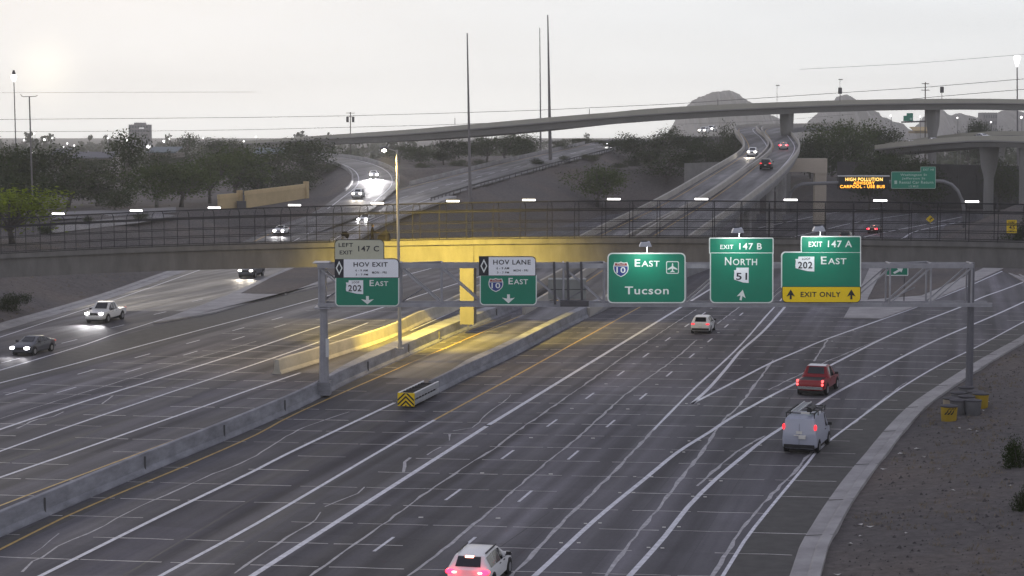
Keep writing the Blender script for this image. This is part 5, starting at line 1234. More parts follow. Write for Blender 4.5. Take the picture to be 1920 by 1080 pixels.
# ------------------------------------------------------------------ poles and lamps
M_POLE = mat('pole_steel', (.16,.15,.155), .55, .4, metal=.15, var=.15, scale=.6)
M_POLEW = mat('pale_pole', (.34,.33,.31), .5, .4, metal=.15)
M_LENS = mat('lamp_lens_lit', (.9,.9,.8), .4, .2, emit=(1,.95,.78), estr=14)
M_LENSW = mat('lamp_globe_lit', (.9,.9,.9), .4, .2, emit=(1,.98,.95), estr=4.0)
LY = (CH-1.05)*F/(655-HZ); lb = D(750,655,LY); ltop = D(743,281,LY)
ST = thing('street_lamp', 'tall slim street lamp rising from the median barrier before the yellow column, its lamp lit', 'street lamp', (lb.x, LY, 1.0))
mb = MB(); mb.tube([(lb.x, LY, 1.0), (lb.x, LY, 1.6), (ltop.x+.05, LY, ltop.z)], [.20,.145,.085], 10); mb.box((lb.x, LY, 1.06), (.6,.6,.12)); build('pole', mb, [M_POLEW], ST, smooth=True, sharp=40)
la = D(722,280,LY); mb = MB(); mb.tube([(ltop.x+.05, LY, ltop.z-.12), (ltop.x-.4, LY, ltop.z+.02), (la.x+.2, LY, la.z+.06)], [.06,.05,.04], 6); build('arm', mb, [M_POLEW], ST)
mb = MB(); mb.tube([(la.x+.28, LY, la.z+.05), (la.x+.10, LY, la.z+.07), (la.x-.28, LY, la.z+.05), (la.x-.40, LY, la.z+.02)], [.07,.17,.17,.06], 10); build('lamp_head', mb, [M_POLE], ST, smooth=True)
mb = MB(); mb.tube([(la.x+.10, LY-.02, la.z-.03), (la.x-.05, LY-.02, la.z-.05), (la.x-.26, LY-.02, la.z-.03)], [.10,.19,.10], 10); build('lens', mb, [M_LENS], ST, smooth=True)
for nm, en, aim, cone in (('street_lamp_light', 11500, Vector((1.5, 7, -16)), 165), ('street_lamp_beam', 112000, Vector((3.6, 17, -13)), 74)):
    ld = bpy.data.lights.new(nm, 'SPOT'); ld.energy = en; ld.color = (1,.72,.08) if cone < 100 else (1,.70,.22); ld.shadow_soft_size = .25; ld.spot_size = R(cone); ld.spot_blend = 1.0
    lo = bpy.data.objects.new(nm, ld); COL.objects.link(lo); lo.parent = ST; lo.location = Vector((la.x-.05, LY, la.z-.35)) - ST.location
    lo.rotation_euler = aim.to_track_quat('-Z','Y').to_euler()

def mast(name, label, base, top, r0=.25, r1=.10, head=None, col=None, cat='light mast', lit=False):
    r_ = thing(name, label, cat, base); mb = MB(); mb.tube([base, Vector(base).lerp(Vector(top), .32), top], [r0, r0*.72, r1], 8); build('pole', mb, [col or M_POLE], r_, smooth=True, sharp=40)
    return r_
def gbase(px, Y): x = D(px, 300, Y).x; return Vector((x, Y, H(x, Y)-.3))
m1 = mast('high_mast', 'tall bare dark mast rising from the dirt slope behind the yellow column', Vector((D(883,430,330).x,330,H(D(883,430,330).x,330)-.3)), D(876,62,330), .36, .10)
mb = MB(); b = m1.location; mb.tube([b, b+Vector((0,0,7))], .42, 10); build('base_sleeve', mb, [M_POLE], m1)
mast('high_mast', 'tallest dark mast standing behind the connector road right of the centre', gbase(1032, 470), D(1027,28,470), .48, .14)
mast('high_mast', 'thin pale mast just left of the tallest mast beyond the flyover', gbase(1014, 640), D(1012,52,640), .34, .12)
m4 = mast('high_mast', 'left lit mast with glaring head against the glow at the left edge', gbase(31, 420), D(26,150,420), .20, .10, lit=True)
c = D(26,148,420); mb = MB(); mb.tube([c+Vector((0,0,.9)), c+Vector((0,0,.3)), c+Vector((0,0,-.6))], [.45,.6,.2], 10); build('lamp_cluster', mb, [M_LENSW], m4, smooth=True); mb = MB(); mb.tube([c+Vector((0,0,1.0)), c+Vector((0,0,1.9))], [.45,.2], 8); build('mast_cap', mb, [M_DSTEEL], m4)
m5 = mast('twin_arm_lamp', 'grey lamp pole with two curved arms at the left above the lime tree', gbase(60, 262), D(55,181,262), .17, .09)
c = D(55,181,262); mb = MB()
mb.tube([c, c+Vector((-.7,0,-.02)), c+Vector((-1.05,0,.06)), c+Vector((-1.15,0,.34))], .05, 6); mb.tube([c, c+Vector((.7,0,0)), c+Vector((1.0,0,.08)), c+Vector((1.1,0,.2))], .05, 6); build('arm', mb, [M_POLE], m5)
m6 = mast('high_mast', 'mast with a dazzling white lamp head at the far right edge', gbase(1909, 540), D(1907,112,540), .34, .16)
c = D(1907,112,540); mb = MB(); mb.tube([c+Vector((0,0,1.2)), c+Vector((0,0,.8)), c+Vector((0,0,-.6)), c+Vector((0,0,-2.0))], [.5,1.0,.7,.2], 10); build('lamp_cluster', mb, [mat('mast_lamp_lit', (.9,.9,.9), .4, .2, emit=(1,1,1), estr=2.5)], m6, smooth=True)
# short lamp posts on the flyover and thin lamp posts beyond
for px, y0, y1, Y, lab in ((853,234,221,470,'short grey post on the flyover parapet left of the dark mast'),(1105,214,204,442,'short grey post on the flyover parapet right of the tallest mast'),(1346,198,186,450,'short grey post on the flyover parapet below the mountain'),(1575,190,174,466,'grey post with a small box on the flyover above the right bushes'),(1766,186,172,484,'post with a dark box on the flyover above the flared pier')):
    a, b = D(px, y0, Y+1.5), D(px, y1, Y+1.5); r_ = mast('flyover_post', lab, a, b, .10, .08, cat='post')
    if px > 1500: mb = MB(); mb.box(b + Vector((0,0,.5)), (.9,.5,1.5)); build('signal_box', mb, [M_DSTEEL], r_)
for px, y1, Y, lab in ((1457,160,700,'thin lamp post with a drooping head beyond the flyover left of the round hill'),(1575,149,640,'thin lamp post with a pale head beyond the flyover at the round hill')):
    r_ = mast('lamp_post', lab, gbase(px, Y), D(px, y1, Y), .14, .08, col=M_POLEW, cat='street lamp'); c = D(px, y1, Y); mb = MB(); mb.box(c + Vector((.2,0,0)), (1.4,.5,.35)); build('lamp_head', mb, [M_POLEW], r_)
# utility poles and the power lines strung over the view
def upole(px, ytop, Y, label, arms):
    r_ = mast('utility_pole', label, gbase(px, Y), D(px, ytop, Y), .22, .15, col=mat('weathered_wood', (.10,.085,.075), .9, .1), cat='utility pole')
    for y, w in arms: c = D(px, y, Y); mb = MB(); mb.box(c + Vector((0,-.2,0)), (w,.16,.18)); build('crossarm', mb, [MATS['weathered_wood']], r_)
    return r_
u1 = upole(657, 210, 620, 'wooden utility pole with transformers beyond the flyover left of centre', ((212,2.8),(219,2.2)))
for dx in (-.9,.9): c = D(657,224,620); mb = MB(); mb.tube([c+Vector((dx,-.3,-.9)), c+Vector((dx,-.3,.9))], .42, 8); build('transformer', mb, [M_DSTEEL], u1, smooth=True, sharp=40)
upole(1735, 154, 520, 'slim utility pole with two short crossarms beyond the flyover at the right', ((157,2.0),(169,2.2)))
M_WIRE = mat('power_cable', (.10,.10,.10), .6, .3)
def wire(pts, r_, label):
    pth = dp(pts, 25); mb = MB(); mb.tube(pth, r_, 4, cap=False); tag(build('power_line', mb, [M_WIRE]), label, 'cable', 'power lines across the sky')
wire([(-80,224,640),(0,224,635),(480,220,625),(656,217,620),(1000,207,585),(1260,195,560),(1440,183,545),(1735,163.5,520),(1930,147,508)], .07, 'upper power line running over the utility poles right across the view')
wire([(-80,247.5,720),(0,247,715),(300,245.5,705),(480,243,690),(656,238.5,672),(800,235,660),(960,229,645)], .07, 'lower power line just above the hazy treetops at the left')
wire([(-80,174,560),(0,174,555),(200,173,545),(480,172.5,530)], .035, 'faint thin power line high at the left across the glow')
wire([(1640,192,540),(1765,180.5,525),(1930,166.5,512)], .07, 'second power line sloping above the flyover at the right')
wire([(1500,130,500),(1720,118.5,490),(1930,101,480)], .04, 'faint highest power line at the upper right')
wire([(1270,233,900),(1440,227,880),(1600,214,860)], .06, 'short power line seen under the flyover')
# small distant street lights
far = [(45,263,700),(64,251,800),(83,262,720),(98,259,780),(119,276,560),(126,269,600),(139,273,580),(202,259,760),(238,263,520),(278,274,470),(307,265,640),(318,260,700),(62,285,420),(381,259,760),(457,265,640),(480,257,700),(1670,217,700),(1800,258,480),(1857,252,560),(1795,221,800),(1858,229,820),(1915,220,600),(1725,219,700)]
FARL = ['faint dot left of the twin arm pole','dot on the skyline just right of the twin arm pole','bright dot over the far left trees','faint dot on the skyline left of the low roofs','dot left of the dark post above the low roofs','higher dot above the pair over the low roofs','dot right of the dark post above the low roofs','dot on the skyline left of the tower block','bright dot over the tall tree directly below the tower block','brightest, starring lamp below the tower block','bright dot right of the starring lamp','dot above and right of the starring lamp','bright dot beside the twin arm pole over the dark trees','dot on the skyline above the short tan wall','dot at the very start of the flyover','bright dot over the low end of the flyover','dot left of the far green sign under the flyover','dot just under the left part of the lower overpass','faint dot right of the flared pier under the flyover','dot over the far right overpass deck','faint dot under the flyover before the far right hill','bright dot under the flyover at the right edge','dot right of the far green sign']
lamp_me = None
for i, (px, py, Y) in enumerate(far):
    r_ = thing('distant_street_lamp', FARL[i] + ', a small glowing white lamp', 'street lamp', gbase(px, Y), 0, 'distant street lamps')
    c = D(px, py, Y); rad = (.95 if i == 9 else (.5 if i in (2,8,12,10,21) else .32))*Y/1000 + .05
    mb = MB(); mb.tube([gbase(px, Y), c + Vector((.3,.3,0))], .09, 5); build('pole', mb, [M_POLE], r_)
    mb = MB(); mb.tube([c+Vector((0,0,rad)), c+Vector((0,0,rad*.6)), c, c-Vector((0,0,rad*.6)), c-Vector((0,0,rad))], [rad*.2,rad*.8,rad,rad*.8,rad*.2], 8); build('globe', mb, [M_LENSW], r_, smooth=True)

# ------------------------------------------------------------------ trees
def leaf_mat(name, c1, c2):
    m = bpy.data.materials.new(name); m.use_nodes = True; t = m.node_tree; b = t.nodes['Principled BSDF']; L = t.links.new
    g = t.nodes.new('ShaderNodeNewGeometry'); oi = t.nodes.new('ShaderNodeObjectInfo'); tcn = t.nodes.new('ShaderNodeTexCoord')
    n = t.nodes.new('ShaderNodeTexNoise'); n.inputs['Scale'].default_value = 3.5; n.inputs['Detail'].default_value = 3; L(tcn.outputs['Object'], n.inputs['Vector'])
    a = t.nodes.new('ShaderNodeMath'); a.operation = 'MULTIPLY_ADD'; L(g.outputs['Random Per Island'], a.inputs[0]); a.inputs[1].default_value = .45; L(n.outputs[0], a.inputs[2])
    s = t.nodes.new('ShaderNodeMath'); s.operation = 'MULTIPLY_ADD'; L(oi.outputs['Random'], s.inputs[0]); s.inputs[1].default_value = .35; L(a.outputs[0], s.inputs[2])
    r_ = t.nodes.new('ShaderNodeMapRange'); L(s.outputs[0], r_.inputs[0]); r_.inputs[1].default_value = .4; r_.inputs[2].default_value = 1.2
    mx = t.nodes.new('ShaderNodeMix'); mx.data_type = 'RGBA'; L(r_.outputs[0], mx.inputs[0]); mx.inputs[6].default_value = (*c1, 1); mx.inputs[7].default_value = (*c2, 1)
    L(mx.outputs[2], b.inputs['Base Color']); b.inputs['Roughness'].default_value = .85; b.inputs['Specular IOR Level'].default_value = .04
    MATS[name] = m; return m
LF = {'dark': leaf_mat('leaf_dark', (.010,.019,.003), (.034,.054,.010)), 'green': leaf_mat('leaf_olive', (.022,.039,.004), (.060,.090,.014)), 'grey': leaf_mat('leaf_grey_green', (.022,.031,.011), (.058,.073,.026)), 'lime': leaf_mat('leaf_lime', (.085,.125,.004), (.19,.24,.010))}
M_BARK = mat('bark', (.085,.075,.068), .9, .1, var=.25, scale=3); M_BARKP = mat('pale_bark', (.20,.19,.17), .9, .1, var=.2, scale=3)
def crown_mesh(name, seed, lobes, n, leaf, low=0.0):
    rg = np.random.default_rng(seed); v = []; f = []
    L_ = []
    for k in range(lobes):
        a = rg.uniform(0, 2*math.pi); r_ = rg.uniform(.10, .34) if k else 0
        L_.append((r_*math.cos(a), r_*math.sin(a), rg.uniform(.30, .78), rg.uniform(.17, .27), rg.uniform(.14, .22)))
    cl = []
    while len(cl) < n:
        cx_, cy_, cz_, rx, rz = L_[rg.integers(len(L_))]
        d = rg.normal(size=3); d /= np.linalg.norm(d); q = rg.uniform(.45, 1.02)
        cl.append((cx_+d[0]*rx*q, cy_+d[1]*rx*q, cz_+d[2]*rz*q, rg.uniform(.035, .085)))
    for cx_, cy_, cz_, cr_ in cl:
        for _ in range(int(rg.integers(13, 24))):
            p = np.array([cx_, cy_, cz_]) + rg.normal(size=3)*cr_*np.array([1, 1, .8]); s = leaf*rg.uniform(.5, 1.35)
            a = rg.normal(size=3); a /= np.linalg.norm(a); b = np.cross(a, rg.normal(size=3)); b /= np.linalg.norm(b)
            o = len(v); v += [tuple(p - a*s), tuple(p + b*s*.55), tuple(p + a*s), tuple(p - b*s*.55)]; f.append((o, o+1, o+2, o+3))
    me = mesh_from(name, v, f, [LF['dark']]); return me, L_
def trunk_mesh(name, seed, L_, m, multi=False):
    rg = random.Random(seed); mb = MB(); w = rg.uniform(-.04, .04); fork = rg.uniform(.15, .26)
    mb.tube([(0,0,-.03),(w*.4,0,fork*.5),(w,0,fork)], [.026,.021,.018], 7)
    for cx_, cy_, cz_, rx, rz in L_:
        m_ = (cx_*.45+w*.5+rg.uniform(-.03,.03), cy_*.45+rg.uniform(-.03,.03), fork+(cz_-fork)*.5)
        mb.tube([(w,0,fork-.02), m_, (cx_, cy_, cz_)], [.014,.009,.004], 5, cap=False)
        for k in range(2): mb.tube([m_, (m_[0]+rg.uniform(-.12,.12), m_[1]+rg.uniform(-.12,.12), cz_+rg.uniform(0,.1))], [.006,.002], 4, cap=False)
    return mesh_from(name, mb.v, mb.f, [m], smooth=True)
PROTO = []
for k, (lo_, n_) in enumerate(((7,95),(9,110),(6,80),(8,100),(5,62),(10,120))):
    me, L_ = crown_mesh('crown', 40+k, lo_+3, int(n_*2.3), .0185); PROTO.append((me, trunk_mesh('trunk', k, L_, M_BARK), trunk_mesh('trunk', k+20, L_, M_BARKP)))
CROWNS = {}
def crown_of(k, kind):
    if (k, kind) not in CROWNS:
        me = PROTO[k][0].copy(); me.materials.clear(); me.materials.append(LF[kind]); CROWNS[(k, kind)] = me
    return CROWNS[(k, kind)]
_tn = [0]
def tree(px, ytop, Y, wpx, kind, label, group='trees around the interchange', name='tree', pale=False, k=None, zb=None, drop=0.0):
    k = _tn[0] % len(PROTO) if k is None else k; _tn[0] += 1
    x = D(px, 300, Y).x; z0 = H(x, Y) if zb is None else zb; zt = D(px, ytop, Y).z; h = max(2.0, zt - z0); w = 1.22*wpx*Y/F
    r_ = thing(name, label, 'tree', (x, Y, z0-.05), random.uniform(0, 6.28), group)
    # crown fills the given width; trunk height follows
    sx = w/.78
    for nm, me in (('trunk', PROTO[k][2 if pale else 1]), ('crown', crown_of(k, kind))):
        o = link(nm, me, r_); o.scale = (sx, sx, h/.93)
    return r_
TL = [
 (12,246,345,95,'dark','dark tall tree cut by the left edge of the picture'),(62,272,350,115,'dark','broad dark tree behind the twin arm lamp pole'),(125,312,348,120,'dark','dark spreading tree whose thin legs show over the grey street at the left'),
 (180,322,362,95,'dark','low dark tree between the twin arm pole and the pale trunk'),(240,250,372,100,'dark','tall open tree with a pale forked trunk under the tower block'),(292,305,352,100,'green','olive tree right of the pale forked trunk'),
 (338,290,356,118,'green','broad olive tree left of the short tan wall'),(392,284,372,95,'green','olive tree rising behind the short tan wall'),(440,270,392,112,'green','big olive tree behind the gap between the tan walls'),
 (486,292,408,80,'dark','dark tree over the left part of the long tan wall'),(528,286,420,88,'grey','grey green tree behind the middle of the long tan wall'),(575,260,436,96,'dark','tall dark tree against the low end of the flyover'),
 (556,304,418,66,'dark','small dark tree behind the right end of the tan wall'),(602,306,432,58,'grey','small tree with a pale trunk right of the tan wall'),(30,330,300,110,'dark','dark shrubby tree low behind the lime tree'),
 (215,345,335,70,'dark','low dark tree left of the pale trunk'),(345,252,640,58,'dark','round dark tree standing above its neighbours right of the tower block'),(412,258,660,60,'dark','dark flat topped tree near the skyline above the tan wall'),
 (455,262,640,44,'dark','small dark tree by the low end of the flyover'),(160,296,470,80,'dark','dark tree before the low grey roofs'),(300,282,520,70,'grey','grey tree right of the starring lamp'),
 (790,268,478,55,'dark','dark tree left of the street lamp top beyond the loop ramp'),(748,272,500,44,'grey','grey green tree directly behind the street lamp'),(852,261,500,64,'dark','tree with pale forked limbs beside the dark mast'),
 (832,275,486,42,'dark','smaller tree between the street lamp and the dark mast'),(912,255,520,58,'grey','grey green tree just right of the dark mast'),(948,246,510,66,'dark','broad dark tree under the flyover between the masts'),
 (985,250,520,62,'dark','dark tree left of the tallest mast'),(1048,263,520,50,'grey','grey tree right of the tallest mast'),(1092,258,560,52,'grey','grey green tree at the top of the connector road'),
 (1120,294,418,88,'green','lone green tree on the dirt slope below the connector car'),(1150,262,520,60,'dark','dark tree just right of the connector car'),(1190,250,500,70,'dark','tall tree in the clump left of the elevated ramps'),
 (1232,238,505,80,'grey','tallest grey green tree of the clump under the flyover'),(1250,286,436,96,'dark','leaning tree with a forked trunk at the end of the retaining wall'),(1292,252,500,58,'dark','dark tree left of the blinding lamps'),
 (1215,276,465,60,'dark','dark tree low in the clump behind the leaning tree'),(1330,268,490,64,'dark','dark tree below the blinding lamps'),(1352,232,600,44,'grey','grey tree above the blinding lamps'),(1382,244,560,42,'dark','small dark tree where the ramps vanish'),
 (1300,288,455,62,'dark','dark bushy tree over the retaining wall'),(1360,284,470,58,'dark','dark bushy tree beside the left ramp parapet'),
 (1520,238,500,50,'dark','dark tree just right of the ramp bend'),(1560,226,520,76,'green','broad olive tree under the flyover right of the round pier'),(1604,224,530,70,'green','olive tree crown under the round hill'),
 (1538,268,476,80,'dark','dark bushy tree above the pale bent'),(1585,262,488,74,'dark','dark tree right of the pale bent'),(1648,236,540,62,'dark','tall dark tree left of the lower overpass'),
 (1630,276,435,62,'grey','grey tree above the message board'),(1692,285,425,86,'dark','dark tree with a bare trunk above the distant green sign'),(1665,262,500,52,'dark','dark tree at the left end of the lower overpass'),
 (1745,290,428,60,'dark','dark tree under the lower overpass'),(1815,228,640,46,'dark','hazy dark palm like tree over the lower overpass'),(1835,224,640,30,'dark','small dark tree left of the far block'),(1878,228,640,34,'dark','small dark tree over the lower overpass at the right'),
 (1875,292,425,60,'grey','low grey tree behind the flared columns')]
for q in TL: tree(*q, pale=('pale' in q[5]))
lime = tree(20, 350, 236, 165, 'lime', 'bright lime green tree at the left edge just above the footbridge', k=1); 
# bushes
def bush(px, py, Y, wpx, hpx, kind, label, k=0, n=3):
    x = D(px, py, Y).x; z0 = H(x, Y); r_ = thing('bush', label, 'bush', (x, Y, z0-.05), random.uniform(0, 6), 'bushes on the banks'); w, h = wpx*Y/F, hpx*Y/F
    mb = MB()
    for j in range(6): a = 6.28*j/6; mb.tube([(0,0,-.05),(.12*w*math.cos(a),.12*w*math.sin(a),.25*h),(.3*w*math.cos(a),.3*w*math.sin(a),.6*h)], [.04,.03,.012], 4, cap=False)
    build('stem', mb, [M_BARK], r_, world=False)
    o = link('foliage', crown_of(k, kind), r_); o.scale = (w/.78, w/.78, h/.62); o.location = (0, 0, -.33*h/.62)
    return r_
bush(22, 560, 190, 62, 34, 'dark', 'dark rounded bush on the bank below the left end of the footbridge', 1)
bush(1908, 862, 100, 56, 80, 'dark', 'dark bush at the right edge above the other one on the gravel', 0)
bush(1914, 945, 89, 40, 60, 'dark', 'dark bush at the lower right edge of the gravel', 3)
bush(933, 444, 316, 22, 9, 'green', 'small green shrub on the dirt just over the yellow girder', 2)
bush(1850, 440, 262, 80, 44, 'dark', 'dark trailing bush left of the RAMP 45 sign', 5)
bush(1905, 420, 272, 80, 60, 'dark', 'dark bush behind the RAMP 45 sign', 3)
bush(1805, 446, 285, 60, 22, 'dark', 'low dark bush at the foot of the arched sign post', 1)
bush(85, 440, 260, 40, 20, 'dark', 'low dark bush below the lime tree behind the cage', 2)
bush(165, 436, 285, 30, 18, 'dark', 'low dark bush by the grey street behind the cage', 4)
bush(262, 433, 300, 34, 14, 'dark', 'dark bush on the bank under the pale forked tree', 2)
for i, (px, py) in enumerate(((795,318),(860,322),(905,322),(1010,318),(1060,314),(1105,320),(1160,330),(1185,322),(1215,335),(1280,325))):
    bush(px, py, 455+10*(i%3), 36, 14, 'grey', ['dry grey shrub on the dirt just right of the street lamp','dry grey shrub at the foot of the pale forked tree by the dark mast','dry grey shrub beyond the connector road right of the dark mast','dry grey shrub beyond the road just left of the tallest mast foot','dry grey shrub between the tallest mast and the connector car','dry grey shrub on the crest below the connector car','dry grey shrub behind the lone green tree on the slope','dry grey shrub on the crest right of the lone green tree','dry grey shrub left of the leaning forked tree','dry grey shrub at the left end of the low retaining wall'][i], i % 6)
# hazy tree belt along the skyline: reads as one mass
rg = np.random.default_rng(5); v = []; f = []
for k in range(760):
    Y = rg.uniform(760, 1900); px = rg.uniform(-120, 2050); x = (px-CX)/F*Y; h = rg.uniform(5, 10.5) if rg.random() < .93 else rg.uniform(11, 16); w = rg.uniform(3, 9) if h < 11 else rg.uniform(1.2, 2.6)
    for c in range(14 if h < 11 else 8):
        if h < 11: a = rg.normal(size=3); a /= np.linalg.norm(a); p = np.array([x, Y, h*.55-2]) + a*np.array([w*.55, w*.55, h*.42])*rg.uniform(.5, 1)
        else: p = np.array([x, Y, h-3]) + rg.normal(size=3)*np.array([1.2, 1.2, .7])
        s = rg.uniform(.7, 1.7)
        for _ in range(4):
            q = p + rg.normal(size=3)*s*.6; a = rg.normal(size=3); a /= np.linalg.norm(a); b = np.cross(a, rg.normal(size=3)); b /= np.linalg.norm(b); o = len(v)
            v += [tuple(q-a*s), tuple(q+b*s*.7), tuple(q+a*s), tuple(q-b*s*.7)]; f.append((o,o+1,o+2,o+3))
    o = len(v); v += [(x-.2,Y,-3),(x+.2,Y,-3),(x+.12,Y,h-2.5),(x-.12,Y,h-2.5)]; f.append((o,o+1,o+2,o+3))
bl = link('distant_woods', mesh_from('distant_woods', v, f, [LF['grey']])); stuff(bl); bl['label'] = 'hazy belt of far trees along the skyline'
# low scrub and stones on the gravel
v = []; f = []
for k in range(5200):
    if k < 3600: Y = rg.uniform(70, 180); x = float(interp(RG, Y)) + 1.9 + abs(rg.normal())*9
    else: Y = rg.uniform(290, 440); x = rg.uniform(-60, 40)
    if k >= 3600 and k % 2: Y = rg.uniform(150, 260); x = float(interp(LK, Y)) - 2.2 - abs(rg.normal())*9
    z = H(x, Y)
    if z < -.05: continue
    s = rg.uniform(.03, .10) if rg.random() < .9 else rg.uniform(.1, .2)
    o = len(v); a = rg.uniform(0, 6.28)
    v += [(x+s*math.cos(a+j*2.1)*rg.uniform(.7,1.2), Y+s*math.sin(a+j*2.1)*rg.uniform(.7,1.2), z-.02) for j in range(3)] + [(x, Y, z+s*rg.uniform(.4,.9))]
    f += [(o,o+1,o+3),(o+1,o+2,o+3),(o+2,o,o+3)]
stuff(link('stones', mesh_from('stones', v, f, [mat('dark_stone', (.085,.078,.078), .9, .1, var=.4, scale=.5)])))
v = []; f = []
for px, py in ((1690,851),(1733,857),(1817,806),(1832,809),(1797,803),(1903,709),(1911,828),(1614,1006),(1631,988),(1612,984),(1657,880),(1786,920),(1893,911),(1570,1078),(1594,1020),(1845,770),(1853,754),(1720,842),(1700,1000),(1760,880)):
    z = H(*G(px, py, .2).xy); c = G(px, py, z+.01); s = random.uniform(.06,.16); o = len(v); a = random.uniform(0, 3)
    v += [(c.x+s*1.6*math.cos(a+j*1.57), c.y+s*math.sin(a+j*1.57), z+.02+.05*(j%2)) for j in range(4)]; f.append((o,o+1,o+2,o+3))
stuff(link('litter', mesh_from('litter', v, f, [mat('pale_litter', (.55,.53,.50), .8, .2)])))

# dry weeds and straw on the gravel banks
v = []; f = []
for k in range(1500):
    if k < 1100: Y = rg.uniform(72, 175); x = float(interp(RG, Y)) + 1.6 + abs(rg.normal())*7
    else: Y = rg.uniform(150, 250); x = float(interp(LK, Y)) - 2.4 - abs(rg.normal())*8
    if math.sin(x*.35+Y*.11)*math.cos(Y*.23-x*.2) < -.1: continue
    z = H(x, Y)
    for _ in range(int(rg.integers(5, 12))):
        a = rg.uniform(0, 6.28); h = rg.uniform(.06, .26); l = rg.uniform(.05, .25); w = .012; ox, oy = rg.normal(size=2)*.12; o = len(v)
        v += [(x+ox-w, Y+oy, z-.02), (x+ox+w, Y+oy, z-.02), (x+ox+l*math.cos(a), Y+oy+l*math.sin(a), z+h)]; f.append((o,o+1,o+2))
stuff(link('dry_weeds', mesh_from('dry_weeds', v, f, [mat('straw', (.21,.17,.11), .9, .1, var=.3, scale=.3)])))

# ------------------------------------------------------------------ buildings
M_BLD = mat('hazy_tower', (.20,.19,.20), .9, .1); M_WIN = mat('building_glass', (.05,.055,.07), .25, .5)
def building(px0, px1, ytop, Y, dep, label, m, rows=0, cols=0, crownpx=None, zb=-2):
    a, b = D(px0, ytop, Y), D(px1, ytop, Y); r_ = thing('building', label, 'building', ((a.x+b.x)/2, Y, zb))
    mb = MB(); mb.box(((a.x+b.x)/2, Y+dep/2, (a.z+zb)/2), (b.x-a.x, dep, a.z-zb)); build('wall', mb, [m], r_)
    if crownpx: c, d = D(crownpx[0], crownpx[2], Y), D(crownpx[1], crownpx[2], Y); mb = MB(); mb.box(((c.x+d.x)/2, Y+dep/2, (a.z+c.z)/2), (d.x-c.x, dep*.7, c.z-a.z+.1)); build('penthouse', mb, [m], r_)
    W_ = b.x-a.x; Hh = a.z - max(zb, 2)
    for i in range(rows):
        for j in range(cols):
            mb = MB(); mb.box((a.x + W_*(j+.5)/cols, Y-.03, a.z - Hh*(i+.6)/rows*.95), (W_/cols*.62, .1, Hh/rows*.5)); build('window', mb, [M_WIN], r_)
    return r_
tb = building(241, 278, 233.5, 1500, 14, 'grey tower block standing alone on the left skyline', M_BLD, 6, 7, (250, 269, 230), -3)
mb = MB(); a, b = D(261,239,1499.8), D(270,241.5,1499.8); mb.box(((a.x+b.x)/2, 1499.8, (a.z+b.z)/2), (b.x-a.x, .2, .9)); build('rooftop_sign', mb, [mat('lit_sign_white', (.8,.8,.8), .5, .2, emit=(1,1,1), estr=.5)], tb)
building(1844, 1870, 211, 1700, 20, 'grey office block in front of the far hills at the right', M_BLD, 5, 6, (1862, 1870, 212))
M_ROOF = mat('grey_flat_roof', (.13,.13,.15), .8, .2); M_ROOF2 = mat('teal_grey_roof', (.13,.16,.18), .7, .2)
def low_building(px0, px1, yt, yb, Y, dep, m, label, wallc=(.20,.18,.16)):
    a, b = D(px0, yt, Y), D(px1, yt, Y); zb = D(px0, yb, Y).z; r_ = thing('low_building', label, 'building', ((a.x+b.x)/2, Y, zb))
    mb = MB(); mb.box(((a.x+b.x)/2, Y+dep/2, (zb+a.z-1.2)/2), (b.x-a.x, dep, a.z-1.2-zb)); build('wall', mb, [mat('low_wall_%d' % int(wallc[0]*100), wallc, .9, .1)], r_)
    mb = MB(); mb.prism([(a.x-.6, Y-.8, a.z-1.2), (b.x+.6, Y-.8, a.z-1.2), (b.x+.6, Y+dep*.6, a.z+.2), (a.x-.6, Y+dep*.6, a.z+.2)], (0,0,.3)); build('roof', mb, [m], r_)
low_building(132, 206, 289, 300, 520, 18, M_ROOF, 'long low building with a flat grey roof among the left trees')
low_building(278, 326, 279, 296, 540, 18, M_ROOF2, 'low building with a teal grey roof right of the starring lamp')
low_building(100, 124, 282, 292, 560, 12, M_ROOF, 'small low building with a pale grey roof at the left')
low_building(478, 528, 281, 292, 560, 14, M_ROOF2, 'low pale teal roofed building under the start of the flyover')
low_building(600, 622, 277, 283, 600, 10, M_CONCW, 'small pale roofed building behind the loop ramp')
low_building(1715, 1742, 240, 250, 760, 12, M_TAN, 'tiny tan building behind the lower overpass', (.3,.25,.17))
# street behind the left trees
stq = MB(); a = [G(x, y, 4.35) for x, y in ((95,412),(330,398),(330,388),(95,398))]; stq.poly(a); struct(build('street', stq, [mat('pale_street', (.20,.195,.20), .8, .2, var=.1)]))
stq = MB(); a = [G(x, y, 4.4) for x, y in ((90,438),(260,418),(330,404),(300,400),(110,420))]; stq.poly(a); struct(build('street', stq, [MATS['pale_street']]))

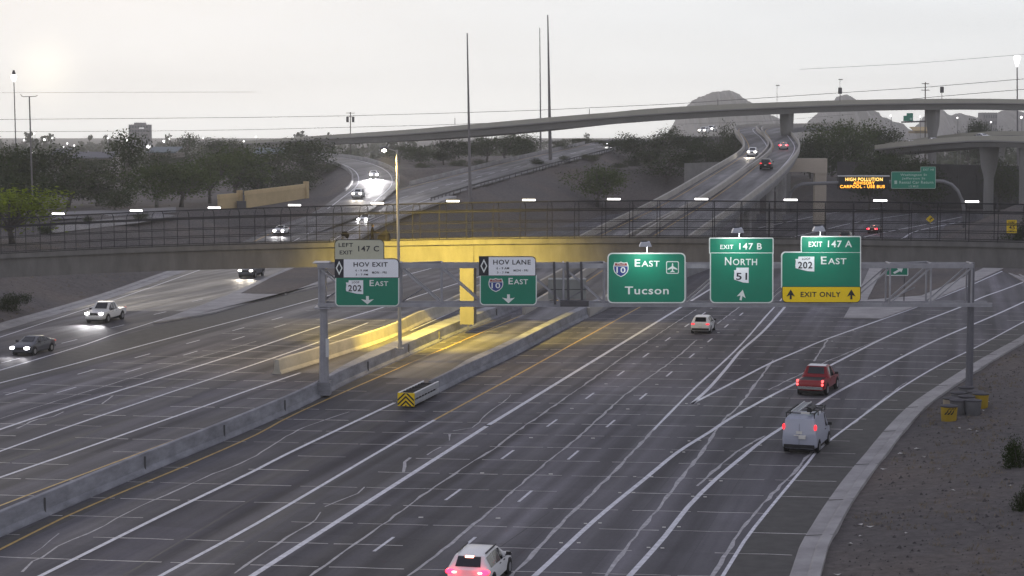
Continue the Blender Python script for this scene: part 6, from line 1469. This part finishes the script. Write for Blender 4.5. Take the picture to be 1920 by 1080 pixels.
# ------------------------------------------------------------------ hills on the skyline
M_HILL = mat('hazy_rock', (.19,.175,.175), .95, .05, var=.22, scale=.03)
def hill(name, pts, Y, depth, seed):
    rg = np.random.default_rng(seed); xs_ = np.arange(pts[0][0], pts[-1][0]+.1, 2.0); ys_ = np.interp(xs_, [p[0] for p in pts], [p[1] for p in pts])
    ys_ = ys_ + rg.normal(size=len(xs_))*.55 + np.convolve(rg.normal(size=len(xs_)+6), np.ones(7)/7, 'valid')*2.0
    rows = 9; v = []; f = []
    for j in range(rows):
        t_ = j/(rows-1); k = math.sin(t_*math.pi)**.8 if t_ <= .5 else math.sin(t_*math.pi)
        for x, y in zip(xs_, ys_):
            p = D(x, y, Y); yy = Y + (t_-.5)*depth + (rg.normal()*depth*.02); z = -5 + (p.z+5)*k*(1 if j == rows//2 else rg.uniform(.80, 1.0))
            v.append((p.x, yy, z))
    n = len(xs_)
    for j in range(rows-1):
        for i in range(n-1): f.append((j*n+i, j*n+i+1, (j+1)*n+i+1, (j+1)*n+i))
    return struct(link(name, mesh_from(name, v, f, [M_HILL])))
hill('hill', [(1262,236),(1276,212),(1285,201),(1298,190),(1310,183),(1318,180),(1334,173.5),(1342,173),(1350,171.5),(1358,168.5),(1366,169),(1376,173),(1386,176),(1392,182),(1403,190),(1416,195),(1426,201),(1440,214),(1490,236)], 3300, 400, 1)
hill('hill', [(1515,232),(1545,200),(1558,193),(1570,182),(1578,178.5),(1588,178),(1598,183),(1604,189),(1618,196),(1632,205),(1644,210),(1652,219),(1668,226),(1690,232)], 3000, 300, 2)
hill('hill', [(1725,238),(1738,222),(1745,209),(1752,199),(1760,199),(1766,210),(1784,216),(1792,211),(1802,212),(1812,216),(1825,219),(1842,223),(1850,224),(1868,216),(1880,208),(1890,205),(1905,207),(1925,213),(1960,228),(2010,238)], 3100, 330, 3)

# ------------------------------------------------------------------ air
hb = MB(); hb.box((0, 1650, 52), (9000, 4600, 118))
hz = build('haze', hb, []); stuff(hz)
hm = bpy.data.materials.new('pale_haze'); hm.use_nodes = True; t = hm.node_tree
for n_ in list(t.nodes): t.nodes.remove(n_)
ho = t.nodes.new('ShaderNodeOutputMaterial'); pv = t.nodes.new('ShaderNodeVolumePrincipled'); pv.inputs['Color'].default_value = (1,1,1,1); pv.inputs['Density'].default_value = .00019; pv.inputs['Anisotropy'].default_value = .55
t.links.new(pv.outputs[0], ho.inputs['Volume']); hz.data.materials.append(hm)
